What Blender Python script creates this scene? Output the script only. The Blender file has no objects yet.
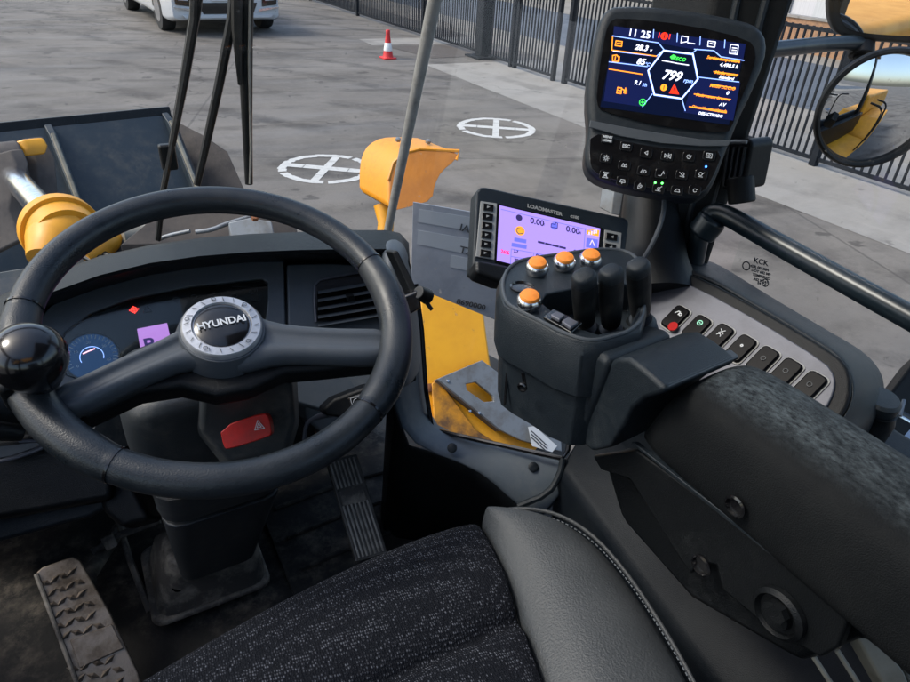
import bpy, bmesh, math, random
from mathutils import Vector as V, Matrix, noise as mnoise
random.seed(7)
S = bpy.context.scene
COL = S.collection
# ------------------------------------------------------------------ camera
FOC, CX, CY = 657.0, 455.0, 341.0          # photograph pixels (910 x 682)
_F = V((-435, -436, 657)).normalized()     # machine's forward direction seen by the camera
_k = 431649 / (436 - 26.1)
_D = V((-.06 * _k, _k, 657)).normalized()  # straight down seen by the camera
_R = _D.cross(_F)
def cw(v): v = V(v); return V((v.dot(_R), v.dot(_F), -v.dot(_D)))
CAM = V((0, 0, 3.15))
cd = bpy.data.cameras.new('camera'); cam = bpy.data.objects.new('camera', cd); COL.objects.link(cam)
m = Matrix((cw((1, 0, 0)), cw((0, -1, 0)), cw((0, 0, -1)))).transposed().to_4x4(); m.translation = CAM
cam.matrix_world = m
cd.sensor_width = 36; cd.lens = FOC / 910 * 36; cd.clip_start = .02; cd.clip_end = 500
S.camera = cam
# ------------------------------------------------------------------ light
w = bpy.data.worlds.new("World"); S.world = w; w.use_nodes = True
nt = w.node_tree; bg = nt.nodes['Background']; sky = nt.nodes.new('ShaderNodeTexSky')
SUN_EL, SUN_AZ = math.radians(50), math.radians(300)
sky.sky_type = 'NISHITA'; sky.sun_disc = False; sky.sun_elevation = SUN_EL; sky.sun_rotation = SUN_AZ
sky.dust_density = 3.0; sky.air_density = 1.0
nt.links.new(sky.outputs[0], bg.inputs[0]); bg.inputs[1].default_value = .14
sd = bpy.data.lights.new('sun', 'SUN'); sd.energy = .95; sd.angle = math.radians(16); sd.color = (1, .95, .88)
so = bpy.data.objects.new('sun', sd); COL.objects.link(so)
sv = V((math.sin(SUN_AZ) * math.cos(SUN_EL), math.cos(SUN_AZ) * math.cos(SUN_EL), math.sin(SUN_EL)))
so.rotation_euler = sv.to_track_quat('Z', 'Y').to_euler(); so.location = (0, 0, 30)
S.view_settings.view_transform = 'Standard'; S.view_settings.look = 'None'
S.view_settings.exposure = 1.12; S.view_settings.gamma = 1
S.render.engine = 'CYCLES'

# ------------------------------------------------------------------ pixel -> place
def ray(x, y): return cw((x - CX, y - CY, FOC))
def zp(x, y, z): r = ray(x, y); return CAM + r * ((z - CAM.z) / r.z)
def yp(x, y, Y): r = ray(x, y); return CAM + r * (Y / r.y)
def xp(x, y, X): r = ray(x, y); return CAM + r * (X / r.x)
def dp(x, y, t): return CAM + ray(x, y) / FOC * t
def pp(x, y, p0, n): r = ray(x, y); return CAM + r * ((p0 - CAM).dot(n) / r.dot(n))
class Fr:
    def __init__(s, o, ex, ey):
        s.o = V(o); s.ex = V(ex).normalized(); s.n = s.ex.cross(V(ey)).normalized(); s.ey = s.n.cross(s.ex)
    def w(s, u, v, h=0): return s.o + s.ex * u + s.ey * v + s.n * h
    def p(s, x, y, h=0): return pp(x, y, s.o + s.n * h, s.n)
    def uv(s, x, y, h=0):
        q = s.p(x, y, h) - s.o; return q.dot(s.ex), q.dot(s.ey)

# ------------------------------------------------------------------ materials
def _mat(name):
    m = bpy.data.materials.new(name); m.use_nodes = True
    return m, m.node_tree, m.node_tree.nodes['Principled BSDF']
def mat(name, c, rough=.5, metal=0, c2=None, cs=6, cmix=(.45, .65), bs=0, bump=0, r2=None, spec=.5, coat=0, stretch=None, fine=None):
    m, t, b = _mat(name); N = t.nodes; L = t.links
    b.inputs['Base Color'].default_value = (*c, 1); b.inputs['Roughness'].default_value = rough
    b.inputs['Metallic'].default_value = metal; b.inputs['Specular IOR Level'].default_value = spec
    b.inputs['Coat Weight'].default_value = coat
    tc = N.new('ShaderNodeTexCoord'); mp = N.new('ShaderNodeMapping'); L.new(tc.outputs['Object'], mp.inputs[0])
    if stretch: mp.inputs['Scale'].default_value = stretch
    if c2 is not None:
        n = N.new('ShaderNodeTexNoise'); n.inputs['Scale'].default_value = cs; n.inputs['Detail'].default_value = 10; n.inputs['Roughness'].default_value = .68
        L.new(mp.outputs[0], n.inputs[0])
        r = N.new('ShaderNodeMapRange'); r.inputs[1].default_value = cmix[0]; r.inputs[2].default_value = cmix[1]; L.new(n.outputs[0], r.inputs[0])
        fac = r.outputs[0]
        if fine:
            n2 = N.new('ShaderNodeTexNoise'); n2.inputs['Scale'].default_value = fine; n2.inputs['Detail'].default_value = 8; n2.inputs['Roughness'].default_value = .75
            L.new(mp.outputs[0], n2.inputs[0])
            r3 = N.new('ShaderNodeMapRange'); r3.inputs[1].default_value = .42; r3.inputs[2].default_value = .62; L.new(n2.outputs[0], r3.inputs[0])
            mu = N.new('ShaderNodeMath'); mu.operation = 'MULTIPLY'; L.new(fac, mu.inputs[0]); L.new(r3.outputs[0], mu.inputs[1]); fac = mu.outputs[0]
        x = N.new('ShaderNodeMix'); x.data_type = 'RGBA'; x.inputs[6].default_value = (*c, 1); x.inputs[7].default_value = (*c2, 1)
        L.new(fac, x.inputs[0]); L.new(x.outputs[2], b.inputs['Base Color'])
        if r2 is not None:
            rr = N.new('ShaderNodeMapRange'); rr.inputs[3].default_value = rough; rr.inputs[4].default_value = r2
            L.new(fac, rr.inputs[0]); L.new(rr.outputs[0], b.inputs['Roughness'])
    if bump:
        n = N.new('ShaderNodeTexNoise'); n.inputs['Scale'].default_value = bs; n.inputs['Detail'].default_value = 4
        L.new(mp.outputs[0], n.inputs[0]); bp = N.new('ShaderNodeBump'); bp.inputs['Strength'].default_value = bump; bp.inputs['Distance'].default_value = .001
        L.new(n.outputs[0], bp.inputs['Height']); L.new(bp.outputs[0], b.inputs['Normal'])
    return m
def emit(name, c, s=1.0, rough=.3):
    m, t, b = _mat(name); b.inputs['Base Color'].default_value = (c[0] * .1, c[1] * .1, c[2] * .1, 1)
    b.inputs['Emission Color'].default_value = (*c, 1); b.inputs['Emission Strength'].default_value = s; b.inputs['Roughness'].default_value = rough
    return m
def glassmat(name, tint=(.93, .96, .95), refl=1.0):
    m, t, b = _mat(name); N = t.nodes; L = t.links; N.remove(b); out = N['Material Output']
    tr = N.new('ShaderNodeBsdfTransparent'); tr.inputs[0].default_value = (*tint, 1)
    gl = N.new('ShaderNodeBsdfGlossy'); gl.inputs['Roughness'].default_value = .0; gl.inputs[0].default_value = (refl, refl, refl, 1)
    fr = N.new('ShaderNodeFresnel'); fr.inputs[0].default_value = 1.3
    x = N.new('ShaderNodeMixShader'); L.new(fr.outputs[0], x.inputs[0]); L.new(tr.outputs[0], x.inputs[1]); L.new(gl.outputs[0], x.inputs[2]); tc = N.new('ShaderNodeTexCoord'); f = None
    for sc, a, z_, k in ((3, .4, .7, .02), (55, .68, .74, .35)):
        n = N.new('ShaderNodeTexNoise'); n.inputs['Scale'].default_value = sc; n.inputs['Detail'].default_value = 6; L.new(tc.outputs['Object'], n.inputs[0])
        r = N.new('ShaderNodeMapRange'); r.inputs[1].default_value = a; r.inputs[2].default_value = z_; r.inputs[4].default_value = k; L.new(n.outputs[0], r.inputs[0])
        if f is None: f = r.outputs[0]
        else:
            ad = N.new('ShaderNodeMath'); ad.operation = 'ADD'; L.new(f, ad.inputs[0]); L.new(r.outputs[0], ad.inputs[1]); f = ad.outputs[0]
    df_ = N.new('ShaderNodeBsdfDiffuse'); df_.inputs[0].default_value = (.42, .40, .37, 1); y = N.new('ShaderNodeMixShader')
    L.new(f, y.inputs[0]); L.new(x.outputs[0], y.inputs[1]); L.new(df_.outputs[0], y.inputs[2]); L.new(y.outputs[0], out.inputs[0])
    return m
DUST = (.09, .085, .075)
M = dict(
    black=mat('black_plastic', (.006, .007, .008), .34, c2=(.020, .021, .022), cs=9, cmix=(.48, .8), bs=900, bump=.6, r2=.6, fine=110, spec=.22),
    trim=mat('blue_grey_trim', (.012, .017, .022), .34, c2=(.034, .040, .044), cs=9, cmix=(.42, .75), bs=1100, bump=.6, r2=.55, fine=90, spec=.32),
    sill_lit=mat('lit_sill_trim', (.085, .105, .125), .45, c2=(.14, .15, .16), cs=9, cmix=(.42, .7), bs=900, bump=.4, fine=40),  # lightened trim: daylight on the corner sill is put into the colour
    railm=mat('rail_paint', (.010, .018, .024), .3, c2=(.02, .028, .034), cs=12),
    consm=mat('console_wall', (.007, .010, .014), .4, c2=(.018, .022, .026), cs=7, cmix=(.45, .75), bs=900, bump=.5, spec=.22),
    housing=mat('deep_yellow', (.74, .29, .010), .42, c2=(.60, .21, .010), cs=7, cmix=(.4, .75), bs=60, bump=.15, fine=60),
    dashp=mat('dash_trim', (.075, .090, .105), .45, c2=(.11, .12, .13), cs=8, cmix=(.4, .75), bs=900, bump=.3, fine=60),
    colm=mat('column_plastic', (.035, .040, .044), .4, c2=(.14, .13, .115), cs=11, cmix=(.48, .74), bs=800, bump=.4, r2=.65, fine=60),
    rockm=mat('rocker_black', (.003, .003, .004), .22, spec=.1),
    panelg=mat('grey_trim', (.038, .047, .056), .42, c2=(.08, .085, .09), cs=8, cmix=(.4, .75), bs=1000, bump=.4),
    silver=mat('silver_panel', (.12, .124, .148), .45, c2=(.085, .086, .10), cs=20, cmix=(.45, .75), bs=700, bump=.25, metal=.3),
    rubber=mat('rubber', (.007, .008, .009), .4, c2=(.035, .033, .03), cs=30, cmix=(.5, .75), bs=600, bump=.4, spec=.4),
    rim=mat('rim_leather', (.012, .016, .020), .27, c2=(.030, .034, .038), cs=14, cmix=(.4, .75), bs=650, bump=.35, r2=.5),
    spoke=mat('spoke_plastic', (.06, .07, .082), .40, c2=(.075, .083, .092), cs=16, cmix=(.4, .75), bs=1200, bump=.3, r2=.52),
    gloss=mat('gloss_black', (.006, .006, .007), .18, coat=.35, c2=(.02, .02, .02), cs=40, cmix=(.5, .8), r2=.35),
    pad=mat('worn_foam', (.013, .014, .016), .72, c2=(.20, .225, .235), cs=9, cmix=(.40, .62), bs=900, bump=.7, r2=.85, fine=130),
    foam=mat('armrest_foam', (.012, .013, .015), .7, c2=(.05, .052, .055), cs=12, cmix=(.5, .8), bs=900, bump=.6, fine=160),
    leather=mat('grey_leather', (.040, .044, .047), .45, c2=(.058, .062, .065), cs=8, cmix=(.4, .75), bs=500, bump=.9, r2=.6),
    thread=mat('thread', (.10, .11, .12), .7),
    metal=mat('worn_metal', (.24, .20, .16), .42, metal=.5, c2=(.07, .052, .036), cs=22, cmix=(.42, .7), bs=300, bump=.5, r2=.75),
    dirty=mat('dirty_boot', (.075, .068, .06), .6, c2=(.36, .32, .26), cs=16, cmix=(.45, .68), bs=250, bump=.6),
    floor=mat('floor_mat', (.008, .008, .008), .8, c2=(.17, .145, .115), cs=7, cmix=(.44, .72), bs=120, bump=.8, fine=30),
    ringm=mat('satin_ring', (.55, .56, .58), .34, metal=.6, c2=(.42, .43, .45), cs=60),
    orange_shade=mat('orange_shaded_face', (.52, .18, .012), .5, c2=(.36, .12, .010), cs=8, cmix=(.4, .7), bs=80, bump=.2),  # darker copy of the hood colour: shade and mud on its right face
    chrome=mat('chrome', (.75, .76, .78), .16, metal=1, c2=(.45, .45, .47), cs=40, cmix=(.45, .75), r2=.3),
    orange=mat('orange_cap', (.95, .30, .04), .35, c2=(.65, .17, .02), cs=70, cmix=(.5, .75)),
    hazard=mat('red_button', (.50, .012, .008), .3, spec=.3, c2=(.25, .015, .01), cs=30, cmix=(.45, .7), bs=900, bump=.2),
    red=mat('red_symbol', (.45, .008, .008), .5, spec=.1),
    white=mat('white_print', (.62, .64, .66), .5),
    yellow=mat('loader_yellow', (.80, .36, .015), .42, c2=(.58, .24, .015), cs=5, cmix=(.4, .75), bs=60, bump=.15, r2=.55),
    yellowf=mat('fender_yellow', (.88, .42, .014), .4, c2=(.70, .30, .012), cs=4, cmix=(.4, .75), bs=60, bump=.15),
    yellowdirt=mat('muddy_yellow', (.66, .29, .018), .5, c2=(.13, .07, .035), cs=7, cmix=(.42, .6), bs=150, bump=.8, r2=.85),
    steel=mat('grey_step', (.22, .24, .26), .5, metal=.3, c2=(.14, .13, .12), cs=18, cmix=(.45, .72), bs=200, bump=.4),
    bucket=mat('bucket_blue_black', (.018, .030, .040), .5, c2=(.075, .075, .07), cs=3.5, cmix=(.42, .75), bs=40, bump=.3, r2=.7, fine=14),
    buckdirt=mat('bucket_rust', (.10, .085, .075), .8, c2=(.045, .04, .04), cs=5, cmix=(.4, .65), bs=60, bump=.8),
    rod=mat('grey_seal', (.26, .255, .235), .5, c2=(.12, .11, .10), cs=30, cmix=(.5, .75)),
    fence=mat('fence_paint', (.006, .009, .014), .65, c2=(.014, .017, .022), cs=6, spec=.2),
    paint=mat('road_paint', (.50, .50, .48), .7, c2=(.27, .26, .25), cs=9, cmix=(.45, .65), fine=40),
    carw=mat('white_car_paint', (.55, .56, .57), .25, coat=.5),
    tyre=mat('tyre', (.016, .016, .016), .8, bs=90, bump=.4),
    conered=mat('cone_red', (.62, .03, .03), .5),
    conew=mat('cone_white', (.8, .8, .78), .45),
    headl=mat('lamp_lens', (.5, .52, .55), .1, coat=1),
    beige=mat('beige_bar', (.26, .24, .19), .55, c2=(.18, .16, .12), cs=15),
    rust=mat('rusty_bolt', (.22, .08, .03), .8),
    placard=mat('reflection_grey', (.25, .275, .33), .4, c2=(.20, .22, .27), cs=12),
    placardl=mat('reflection_pale', (.32, .35, .40), .45),
    ink=mat('dark_ink', (.03, .035, .045), .5),
    roofl=mat('roof_lining', (.10, .10, .11), .8),
    glass=glassmat('pane_glass'),
    scr=emit('display_back', (.002, .004, .016), 1.0, .12),
    scr_b=emit('display_blue', (.02, .05, .32), .9), scr_w=emit('display_white', (.75, .8, 1), 1.1), scr_o=emit('display_orange', (1, .28, .02), 1.1),
    scr_r=emit('display_red', (1, .03, .01), 1.1), scr_g=emit('display_green', (.05, .8, .08), 1.0), scr_l=emit('display_line', (.25, .4, 1), 1.2),
    scr_navy=emit('display_navy', (.003, .006, .04), 1.0),
    s2=emit('display_lilac', (.25, .175, .58), 1.0, .25), s2k=emit('display_dark_print', (.02, .015, .07), 1.0), s2b=emit('display_button_blue', (.09, .10, .52), 1.0),
    s2w=emit('display_pale', (.5, .42, .9), 1.0), s2y=emit('display_ochre', (.55, .25, .02), 1.0), s2r=emit('display_magenta', (.7, .02, .12), 1.0),
    led_g=emit('green_led', (.1, 1, .12), 3), led_b=emit('blue_led', (.05, .2, 1), 3), led_r=emit('red_tell_tale', (1, .03, .02), 2.0),
    gaugeb=emit('gauge_blue', (.008, .03, .09), .6), pur=emit('gear_display', (.27, .13, .40), 1.0),
    keyc=mat('grey_keys', (.30, .30, .29), .5),
    mirror=mat('mirror_glass', (.85, .87, .88), .01, metal=1),
)
def fabric():
    m, t, b = _mat('seat_fabric'); N = t.nodes; L = t.links
    tc = N.new('ShaderNodeTexCoord'); mp = N.new('ShaderNodeMapping'); mp.inputs['Scale'].default_value = (460, 290, 320); mp.inputs['Rotation'].default_value = (0, 0, .12)
    L.new(tc.outputs['Object'], mp.inputs[0])
    v = N.new('ShaderNodeTexVoronoi'); v.inputs['Scale'].default_value = 1; v.inputs['Randomness'].default_value = .45; L.new(mp.outputs[0], v.inputs[0])
    n = N.new('ShaderNodeTexNoise'); n.inputs['Scale'].default_value = .8; n.inputs['Detail'].default_value = 3; L.new(mp.outputs[0], n.inputs[0])
    sp = N.new('ShaderNodeSeparateColor'); L.new(v.outputs['Color'], sp.inputs[0])
    r = N.new('ShaderNodeMapRange'); r.inputs[1].default_value = .05; r.inputs[2].default_value = .95; L.new(sp.outputs[0], r.inputs[0])
    r2 = N.new('ShaderNodeMapRange'); r2.inputs[1].default_value = .42; r2.inputs[2].default_value = .12; L.new(v.outputs['Distance'], r2.inputs[0])
    mu = N.new('ShaderNodeMath'); mu.operation = 'MULTIPLY'; L.new(r.outputs[0], mu.inputs[0]); L.new(r2.outputs[0], mu.inputs[1])
    mu2 = N.new('ShaderNodeMath'); mu2.operation = 'MULTIPLY'; L.new(mu.outputs[0], mu2.inputs[0]); mu2.inputs[1].default_value = 1.0
    x = N.new('ShaderNodeMix'); x.data_type = 'RGBA'; x.inputs[6].default_value = (.006, .007, .010, 1); x.inputs[7].default_value = (.135, .142, .165, 1)
    L.new(mu2.outputs[0], x.inputs[0]); L.new(x.outputs[2], b.inputs['Base Color'])
    bp = N.new('ShaderNodeBump'); bp.inputs['Strength'].default_value = .8; bp.inputs['Distance'].default_value = .0015; bp.invert = True
    L.new(v.outputs['Distance'], bp.inputs['Height']); L.new(bp.outputs[0], b.inputs['Normal'])
    b.inputs['Roughness'].default_value = .9; b.inputs['Specular IOR Level'].default_value = .15
    return m
M['fabric'] = fabric()
def padmat():
    m = mat('worn_armrest_foam', (.006, .007, .008), .6, c2=(.011, .012, .0125), cs=12, cmix=(.4, .7), bs=900, bump=.8, spec=.12)
    t = m.node_tree; N = t.nodes; L = t.links; b = N['Principled BSDF']
    tc = N.new('ShaderNodeTexCoord'); mp = N.new('ShaderNodeMapping'); mp.inputs['Scale'].default_value = (1, .55, 1); L.new(tc.outputs['Object'], mp.inputs[0])
    f = None
    for sc, a, z_ in ((14, .34, .60), (230, .34, .66)):
        n = N.new('ShaderNodeTexNoise'); n.inputs['Scale'].default_value = sc; n.inputs['Detail'].default_value = 9; n.inputs['Roughness'].default_value = .7; L.new(mp.outputs[0], n.inputs[0])
        r = N.new('ShaderNodeMapRange'); r.inputs[1].default_value = a; r.inputs[2].default_value = z_; L.new(n.outputs[0], r.inputs[0])
        if f is None: f = r.outputs[0]
        else:
            mu = N.new('ShaderNodeMath'); mu.operation = 'MULTIPLY'; L.new(f, mu.inputs[0]); L.new(r.outputs[0], mu.inputs[1]); f = mu.outputs[0]
    sx = N.new('ShaderNodeSeparateXYZ'); L.new(tc.outputs['Object'], sx.inputs[0])
    r = N.new('ShaderNodeMapRange'); r.inputs[1].default_value = -.040; r.inputs[2].default_value = -.018; L.new(sx.outputs[0], r.inputs[0])   # the elbow rubs only the top
    mu = N.new('ShaderNodeMath'); mu.operation = 'MULTIPLY'; L.new(f, mu.inputs[0]); L.new(r.outputs[0], mu.inputs[1])
    r2 = N.new('ShaderNodeMapRange'); r2.inputs[1].default_value = .26; r2.inputs[2].default_value = .16; L.new(sx.outputs[1], r2.inputs[0])
    r2.inputs[3].default_value = .25
    mu3 = N.new('ShaderNodeMath'); mu3.operation = 'MULTIPLY'; L.new(mu.outputs[0], mu3.inputs[0]); L.new(r2.outputs[0], mu3.inputs[1])
    x = N.new('ShaderNodeMix'); x.data_type = 'RGBA'; x.inputs[7].default_value = (.095, .112, .118, 1)
    old = b.inputs['Base Color'].links[0].from_socket; L.new(old, x.inputs[6]); L.new(mu3.outputs[0], x.inputs[0]); L.new(x.outputs[2], b.inputs['Base Color'])
    return m
M['pad'] = padmat()
def groundmat(name, c, c2, c3, streak=True, joints=None):
    m, t, b = _mat(name); N = t.nodes; L = t.links
    tc = N.new('ShaderNodeTexCoord')
    def noise(sc, st=(1, 1, 1), d=8, ro=.6, rot=0):
        mp = N.new('ShaderNodeMapping'); mp.inputs['Scale'].default_value = st; mp.inputs['Rotation'].default_value = (0, 0, rot); L.new(tc.outputs['Object'], mp.inputs[0])
        n = N.new('ShaderNodeTexNoise'); n.inputs['Scale'].default_value = sc; n.inputs['Detail'].default_value = d; n.inputs['Roughness'].default_value = ro; L.new(mp.outputs[0], n.inputs[0]); return n.outputs[0]
    def rng(o, a, z_, lo=0, hi=1):
        r = N.new('ShaderNodeMapRange'); r.inputs[1].default_value = a; r.inputs[2].default_value = z_; r.inputs[3].default_value = lo; r.inputs[4].default_value = hi; L.new(o, r.inputs[0]); return r.outputs[0]
    def mix(f, a, z_):
        x = N.new('ShaderNodeMix'); x.data_type = 'RGBA'
        for i, q in ((6, a), (7, z_)):
            if isinstance(q, tuple): x.inputs[i].default_value = (*q, 1)
            else: L.new(q, x.inputs[i])
        L.new(f, x.inputs[0]); return x.outputs[2]
    col = mix(rng(noise(.35, d=10, ro=.7), .35, .65), c, c2)
    if streak:
        col = mix(rng(noise(.32, (.7, 1.3, 1), 10, .72, .35), .50, .70, 0, .8), col, c3)
        col = mix(rng(noise(.8, (1.6, .5, 1), 8, .65, .15), .54, .74, 0, .4), col, tuple(q * 1.35 for q in c2))
    col = mix(rng(noise(9, d=6, ro=.8), .55, .75, 0, .5), col, c3)
    col = mix(rng(noise(2.2, d=3, ro=.5), .66, .70, 0, .6), col, tuple(q * .55 for q in c3))
    if joints:
        mp = N.new('ShaderNodeMapping'); mp.inputs['Rotation'].default_value = (0, 0, joints[1]); L.new(tc.outputs['Object'], mp.inputs[0])
        br = N.new('ShaderNodeTexBrick'); br.offset = 0; br.inputs['Scale'].default_value = 1; br.inputs['Brick Width'].default_value = joints[0]; br.inputs['Row Height'].default_value = joints[0]
        br.inputs['Mortar Size'].default_value = .022; L.new(mp.outputs[0], br.inputs[0])
        col = mix(rng(br.outputs['Fac'], 0, 1, 0, .4), col, tuple(q * .45 for q in c3))
    if streak:
        def arcs(cx_, cy_, sc, lo, hi, amt, col):
            mp = N.new('ShaderNodeMapping'); mp.inputs['Location'].default_value = (cx_, cy_, 0); L.new(tc.outputs['Object'], mp.inputs[0])
            wv = N.new('ShaderNodeTexWave'); wv.wave_type = 'RINGS'; wv.rings_direction = 'Z'; wv.inputs['Scale'].default_value = sc; wv.inputs['Distortion'].default_value = 1.2; wv.inputs['Detail Scale'].default_value = .6
            L.new(mp.outputs[0], wv.inputs[0])
            mu = N.new('ShaderNodeMath'); mu.operation = 'MULTIPLY'; L.new(rng(wv.outputs['Fac'], lo, hi), mu.inputs[0]); L.new(rng(noise(.6, d=7, ro=.75), .42, .62, 0, amt), mu.inputs[1])
            return mix(mu.outputs[0], col, c3)
        col = arcs(-60, -22, .16, .80, .97, .9, col); col = arcs(9, -33, .22, .86, .98, .7, col)
        vo = N.new('ShaderNodeTexVoronoi'); vo.feature = 'DISTANCE_TO_EDGE'; vo.inputs['Scale'].default_value = .075
        mpv = N.new('ShaderNodeMapping'); L.new(tc.outputs['Object'], mpv.inputs[0])
        ad = N.new('ShaderNodeVectorMath'); ad.operation = 'ADD'; nz_ = N.new('ShaderNodeTexNoise'); nz_.inputs['Scale'].default_value = .9; nz_.inputs['Detail'].default_value = 6; L.new(mpv.outputs[0], nz_.inputs[0])
        sc_ = N.new('ShaderNodeVectorMath'); sc_.operation = 'SCALE'; sc_.inputs['Scale'].default_value = 2.2; L.new(nz_.outputs['Color'], sc_.inputs[0]); L.new(mpv.outputs[0], ad.inputs[0]); L.new(sc_.outputs[0], ad.inputs[1]); L.new(ad.outputs[0], vo.inputs[0])
        col = mix(rng(vo.outputs[0], .0022, .0008, 0, .55), col, tuple(q * .3 for q in c3))
    L.new(col, b.inputs['Base Color'])
    bp = N.new('ShaderNodeBump'); bp.inputs['Strength'].default_value = .5; bp.inputs['Distance'].default_value = .01; L.new(noise(30, d=6), bp.inputs['Height']); L.new(bp.outputs[0], b.inputs['Normal'])
    L.new(rng(noise(.5, (.4, 2, 1), 8), .4, .7, .9, .6), b.inputs['Roughness'])
    return m
M['yard'] = groundmat('yard_concrete', (.104, .094, .083), (.165, .150, .132), (.050, .044, .038), joints=(9.0, .35))
M['strip'] = groundmat('pale_concrete', (.235, .222, .20), (.28, .267, .245), (.17, .16, .145))
M['road'] = groundmat('asphalt', (.065, .078, .098), (.08, .095, .115), (.05, .06, .075), streak=False)
M['gravel'] = groundmat('gravel', (.19, .175, .15), (.25, .23, .20), (.12, .108, .092), streak=False)

# ------------------------------------------------------------------ mesh helpers
WL = {}
def obj(name, bm, m, parent=None, bevel=0, seg=2, smooth=True, sub=0, solid=0, soff=-1):
    bmesh.ops.recalc_face_normals(bm, faces=bm.faces)
    xs = [v.co for v in bm.verts]
    c = V((sum((min(q[i] for q in xs), max(q[i] for q in xs))) / 2 for i in range(3)))
    for v in bm.verts: v.co -= c
    me = bpy.data.meshes.new(name); bm.to_mesh(me); bm.free(); me.materials.append(m)
    return _fin(name, me, c, parent, bevel, seg, smooth, sub, solid, soff)
def _fin(name, me, c, parent, bevel, seg, smooth, sub, solid, soff=-1):
    o = bpy.data.objects.new(name, me); COL.objects.link(o); WL[o.name] = c
    if parent: o.parent = parent; o.location = c - WL[parent.name]
    else: o.location = c
    if solid: d = o.modifiers.new('s', 'SOLIDIFY'); d.thickness = solid; d.offset = soff
    if bevel: d = o.modifiers.new('b', 'BEVEL'); d.width = bevel; d.segments = seg; d.limit_method = 'ANGLE'; d.angle_limit = math.radians(32); d.harden_normals = True
    if sub: d = o.modifiers.new('u', 'SUBSURF'); d.levels = sub; d.render_levels = sub
    if smooth:
        for p in me.polygons: p.use_smooth = True
        if not sub and not bevel: me.set_sharp_from_angle(angle=math.radians(40))
    return o
def thing(name, label, cat, loc=(0, 0, 0), group=None):
    o = bpy.data.objects.new(name, None); COL.objects.link(o); o.location = loc; WL[o.name] = V(loc); o.empty_display_size = .1
    return tag(o, label, cat, group)
def tag(o, label, cat, group=None):
    o['label'] = label; o['category'] = cat
    if group: o['group'] = group
    return o
def struct(o): o['kind'] = 'structure'; return o
def prism(pts, d, bm=None):
    bm = bm or bmesh.new(); d = V(d); a = [bm.verts.new(p) for p in pts]; b = [bm.verts.new(V(p) + d) for p in pts]; n = len(a)
    bm.faces.new(a); bm.faces.new(b[::-1])
    for i in range(n): bm.faces.new((a[i], a[(i + 1) % n], b[(i + 1) % n], b[i]))
    return bm
def box(c, s, bm=None, ax=None):
    bm = bm or bmesh.new(); c = V(c); ex, ey, ez = ax or (V((1, 0, 0)), V((0, 1, 0)), V((0, 0, 1)))
    p = [c - ex * s[0] / 2 + ey * (t * s[1] / 2) * 1 - ez * s[2] / 2 for t in (-1, 1)] + [c + ex * s[0] / 2 + ey * (t * s[1] / 2) - ez * s[2] / 2 for t in (1, -1)]
    return prism(p, ez * s[2], bm)
def fbox(fr, u, v, h0, su, sv_, h, bm=None): return box(fr.w(u, v, h0 + h / 2), (su, sv_, h), bm, (fr.ex, fr.ey, fr.n))
def tube(pts, r, bm=None, n=12, caps=True, smooth=0, flat=1.0):
    bm = bm or bmesh.new(); pts = [V(p) for p in pts]
    rr = list(r) if isinstance(r, (list, tuple)) else [r] * len(pts)
    for _ in range(smooth):
        q = [pts[0]]; s = [rr[0]]
        for i in range(len(pts) - 1):
            q += [pts[i].lerp(pts[i + 1], .25), pts[i].lerp(pts[i + 1], .75)]; s += [rr[i] * .75 + rr[i + 1] * .25, rr[i] * .25 + rr[i + 1] * .75]
        q.append(pts[-1]); s.append(rr[-1]); pts, rr = q, s
    t0 = (pts[1] - pts[0]).normalized(); up = V((0, 0, 1)) if abs(t0.z) < .9 else V((1, 0, 0)); a = t0.cross(up).normalized(); prev = None
    for i, p in enumerate(pts):
        t = ((pts[min(i + 1, len(pts) - 1)] - pts[max(i - 1, 0)])).normalized(); a = (a - t * a.dot(t)).normalized(); b = t.cross(a)
        ring = [bm.verts.new(p + (a * math.cos(k / n * 6.28318) + b * math.sin(k / n * 6.28318) * flat) * rr[i]) for k in range(n)]
        if prev:
            for k in range(n): bm.faces.new((prev[k], prev[(k + 1) % n], ring[(k + 1) % n], ring[k]))
        elif caps: bm.faces.new(ring[::-1])
        prev = ring
    if caps: bm.faces.new(prev)
    return bm
def lathe(o, ax, prof, n=32, bm=None, sx=1, sy=1, ref=None):
    """prof: (radius, height along ax)"""
    bm = bm or bmesh.new(); ax = V(ax).normalized(); a = ax.orthogonal().normalized() if ref is None else V(ref).normalized(); b = ax.cross(a); prev = None; o = V(o)
    for r, h in prof:
        ring = [bm.verts.new(o + ax * h + (a * math.cos(k / n * 6.28318) * sx + b * math.sin(k / n * 6.28318) * sy) * max(r, 1e-5)) for k in range(n)]
        if prev:
            for k in range(n): bm.faces.new((prev[k], prev[(k + 1) % n], ring[(k + 1) % n], ring[k]))
        else: bm.faces.new(ring[::-1])
        prev = ring
    bm.faces.new(prev); return bm
def loft(rings, bm=None, closed=True, caps=True):
    bm = bm or bmesh.new(); prev = None
    for R_ in rings:
        ring = [bm.verts.new(p) for p in R_]; n = len(ring)
        if prev:
            for k in range(n if closed else n - 1): bm.faces.new((prev[k], prev[(k + 1) % n], ring[(k + 1) % n], ring[k]))
        elif caps and closed: bm.faces.new(ring[::-1])
        prev = ring
    if caps and closed: bm.faces.new(prev)
    return bm
def rrect(w_, h_, r, n=4):
    o = []
    for cx, cy, a0 in ((w_ / 2 - r, h_ / 2 - r, 0), (-w_ / 2 + r, h_ / 2 - r, 90), (-w_ / 2 + r, -h_ / 2 + r, 180), (w_ / 2 - r, -h_ / 2 + r, 270)):
        for k in range(n + 1): a = math.radians(a0 + 90 * k / n); o.append((cx + r * math.cos(a), cy + r * math.sin(a)))
    return o
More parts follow.
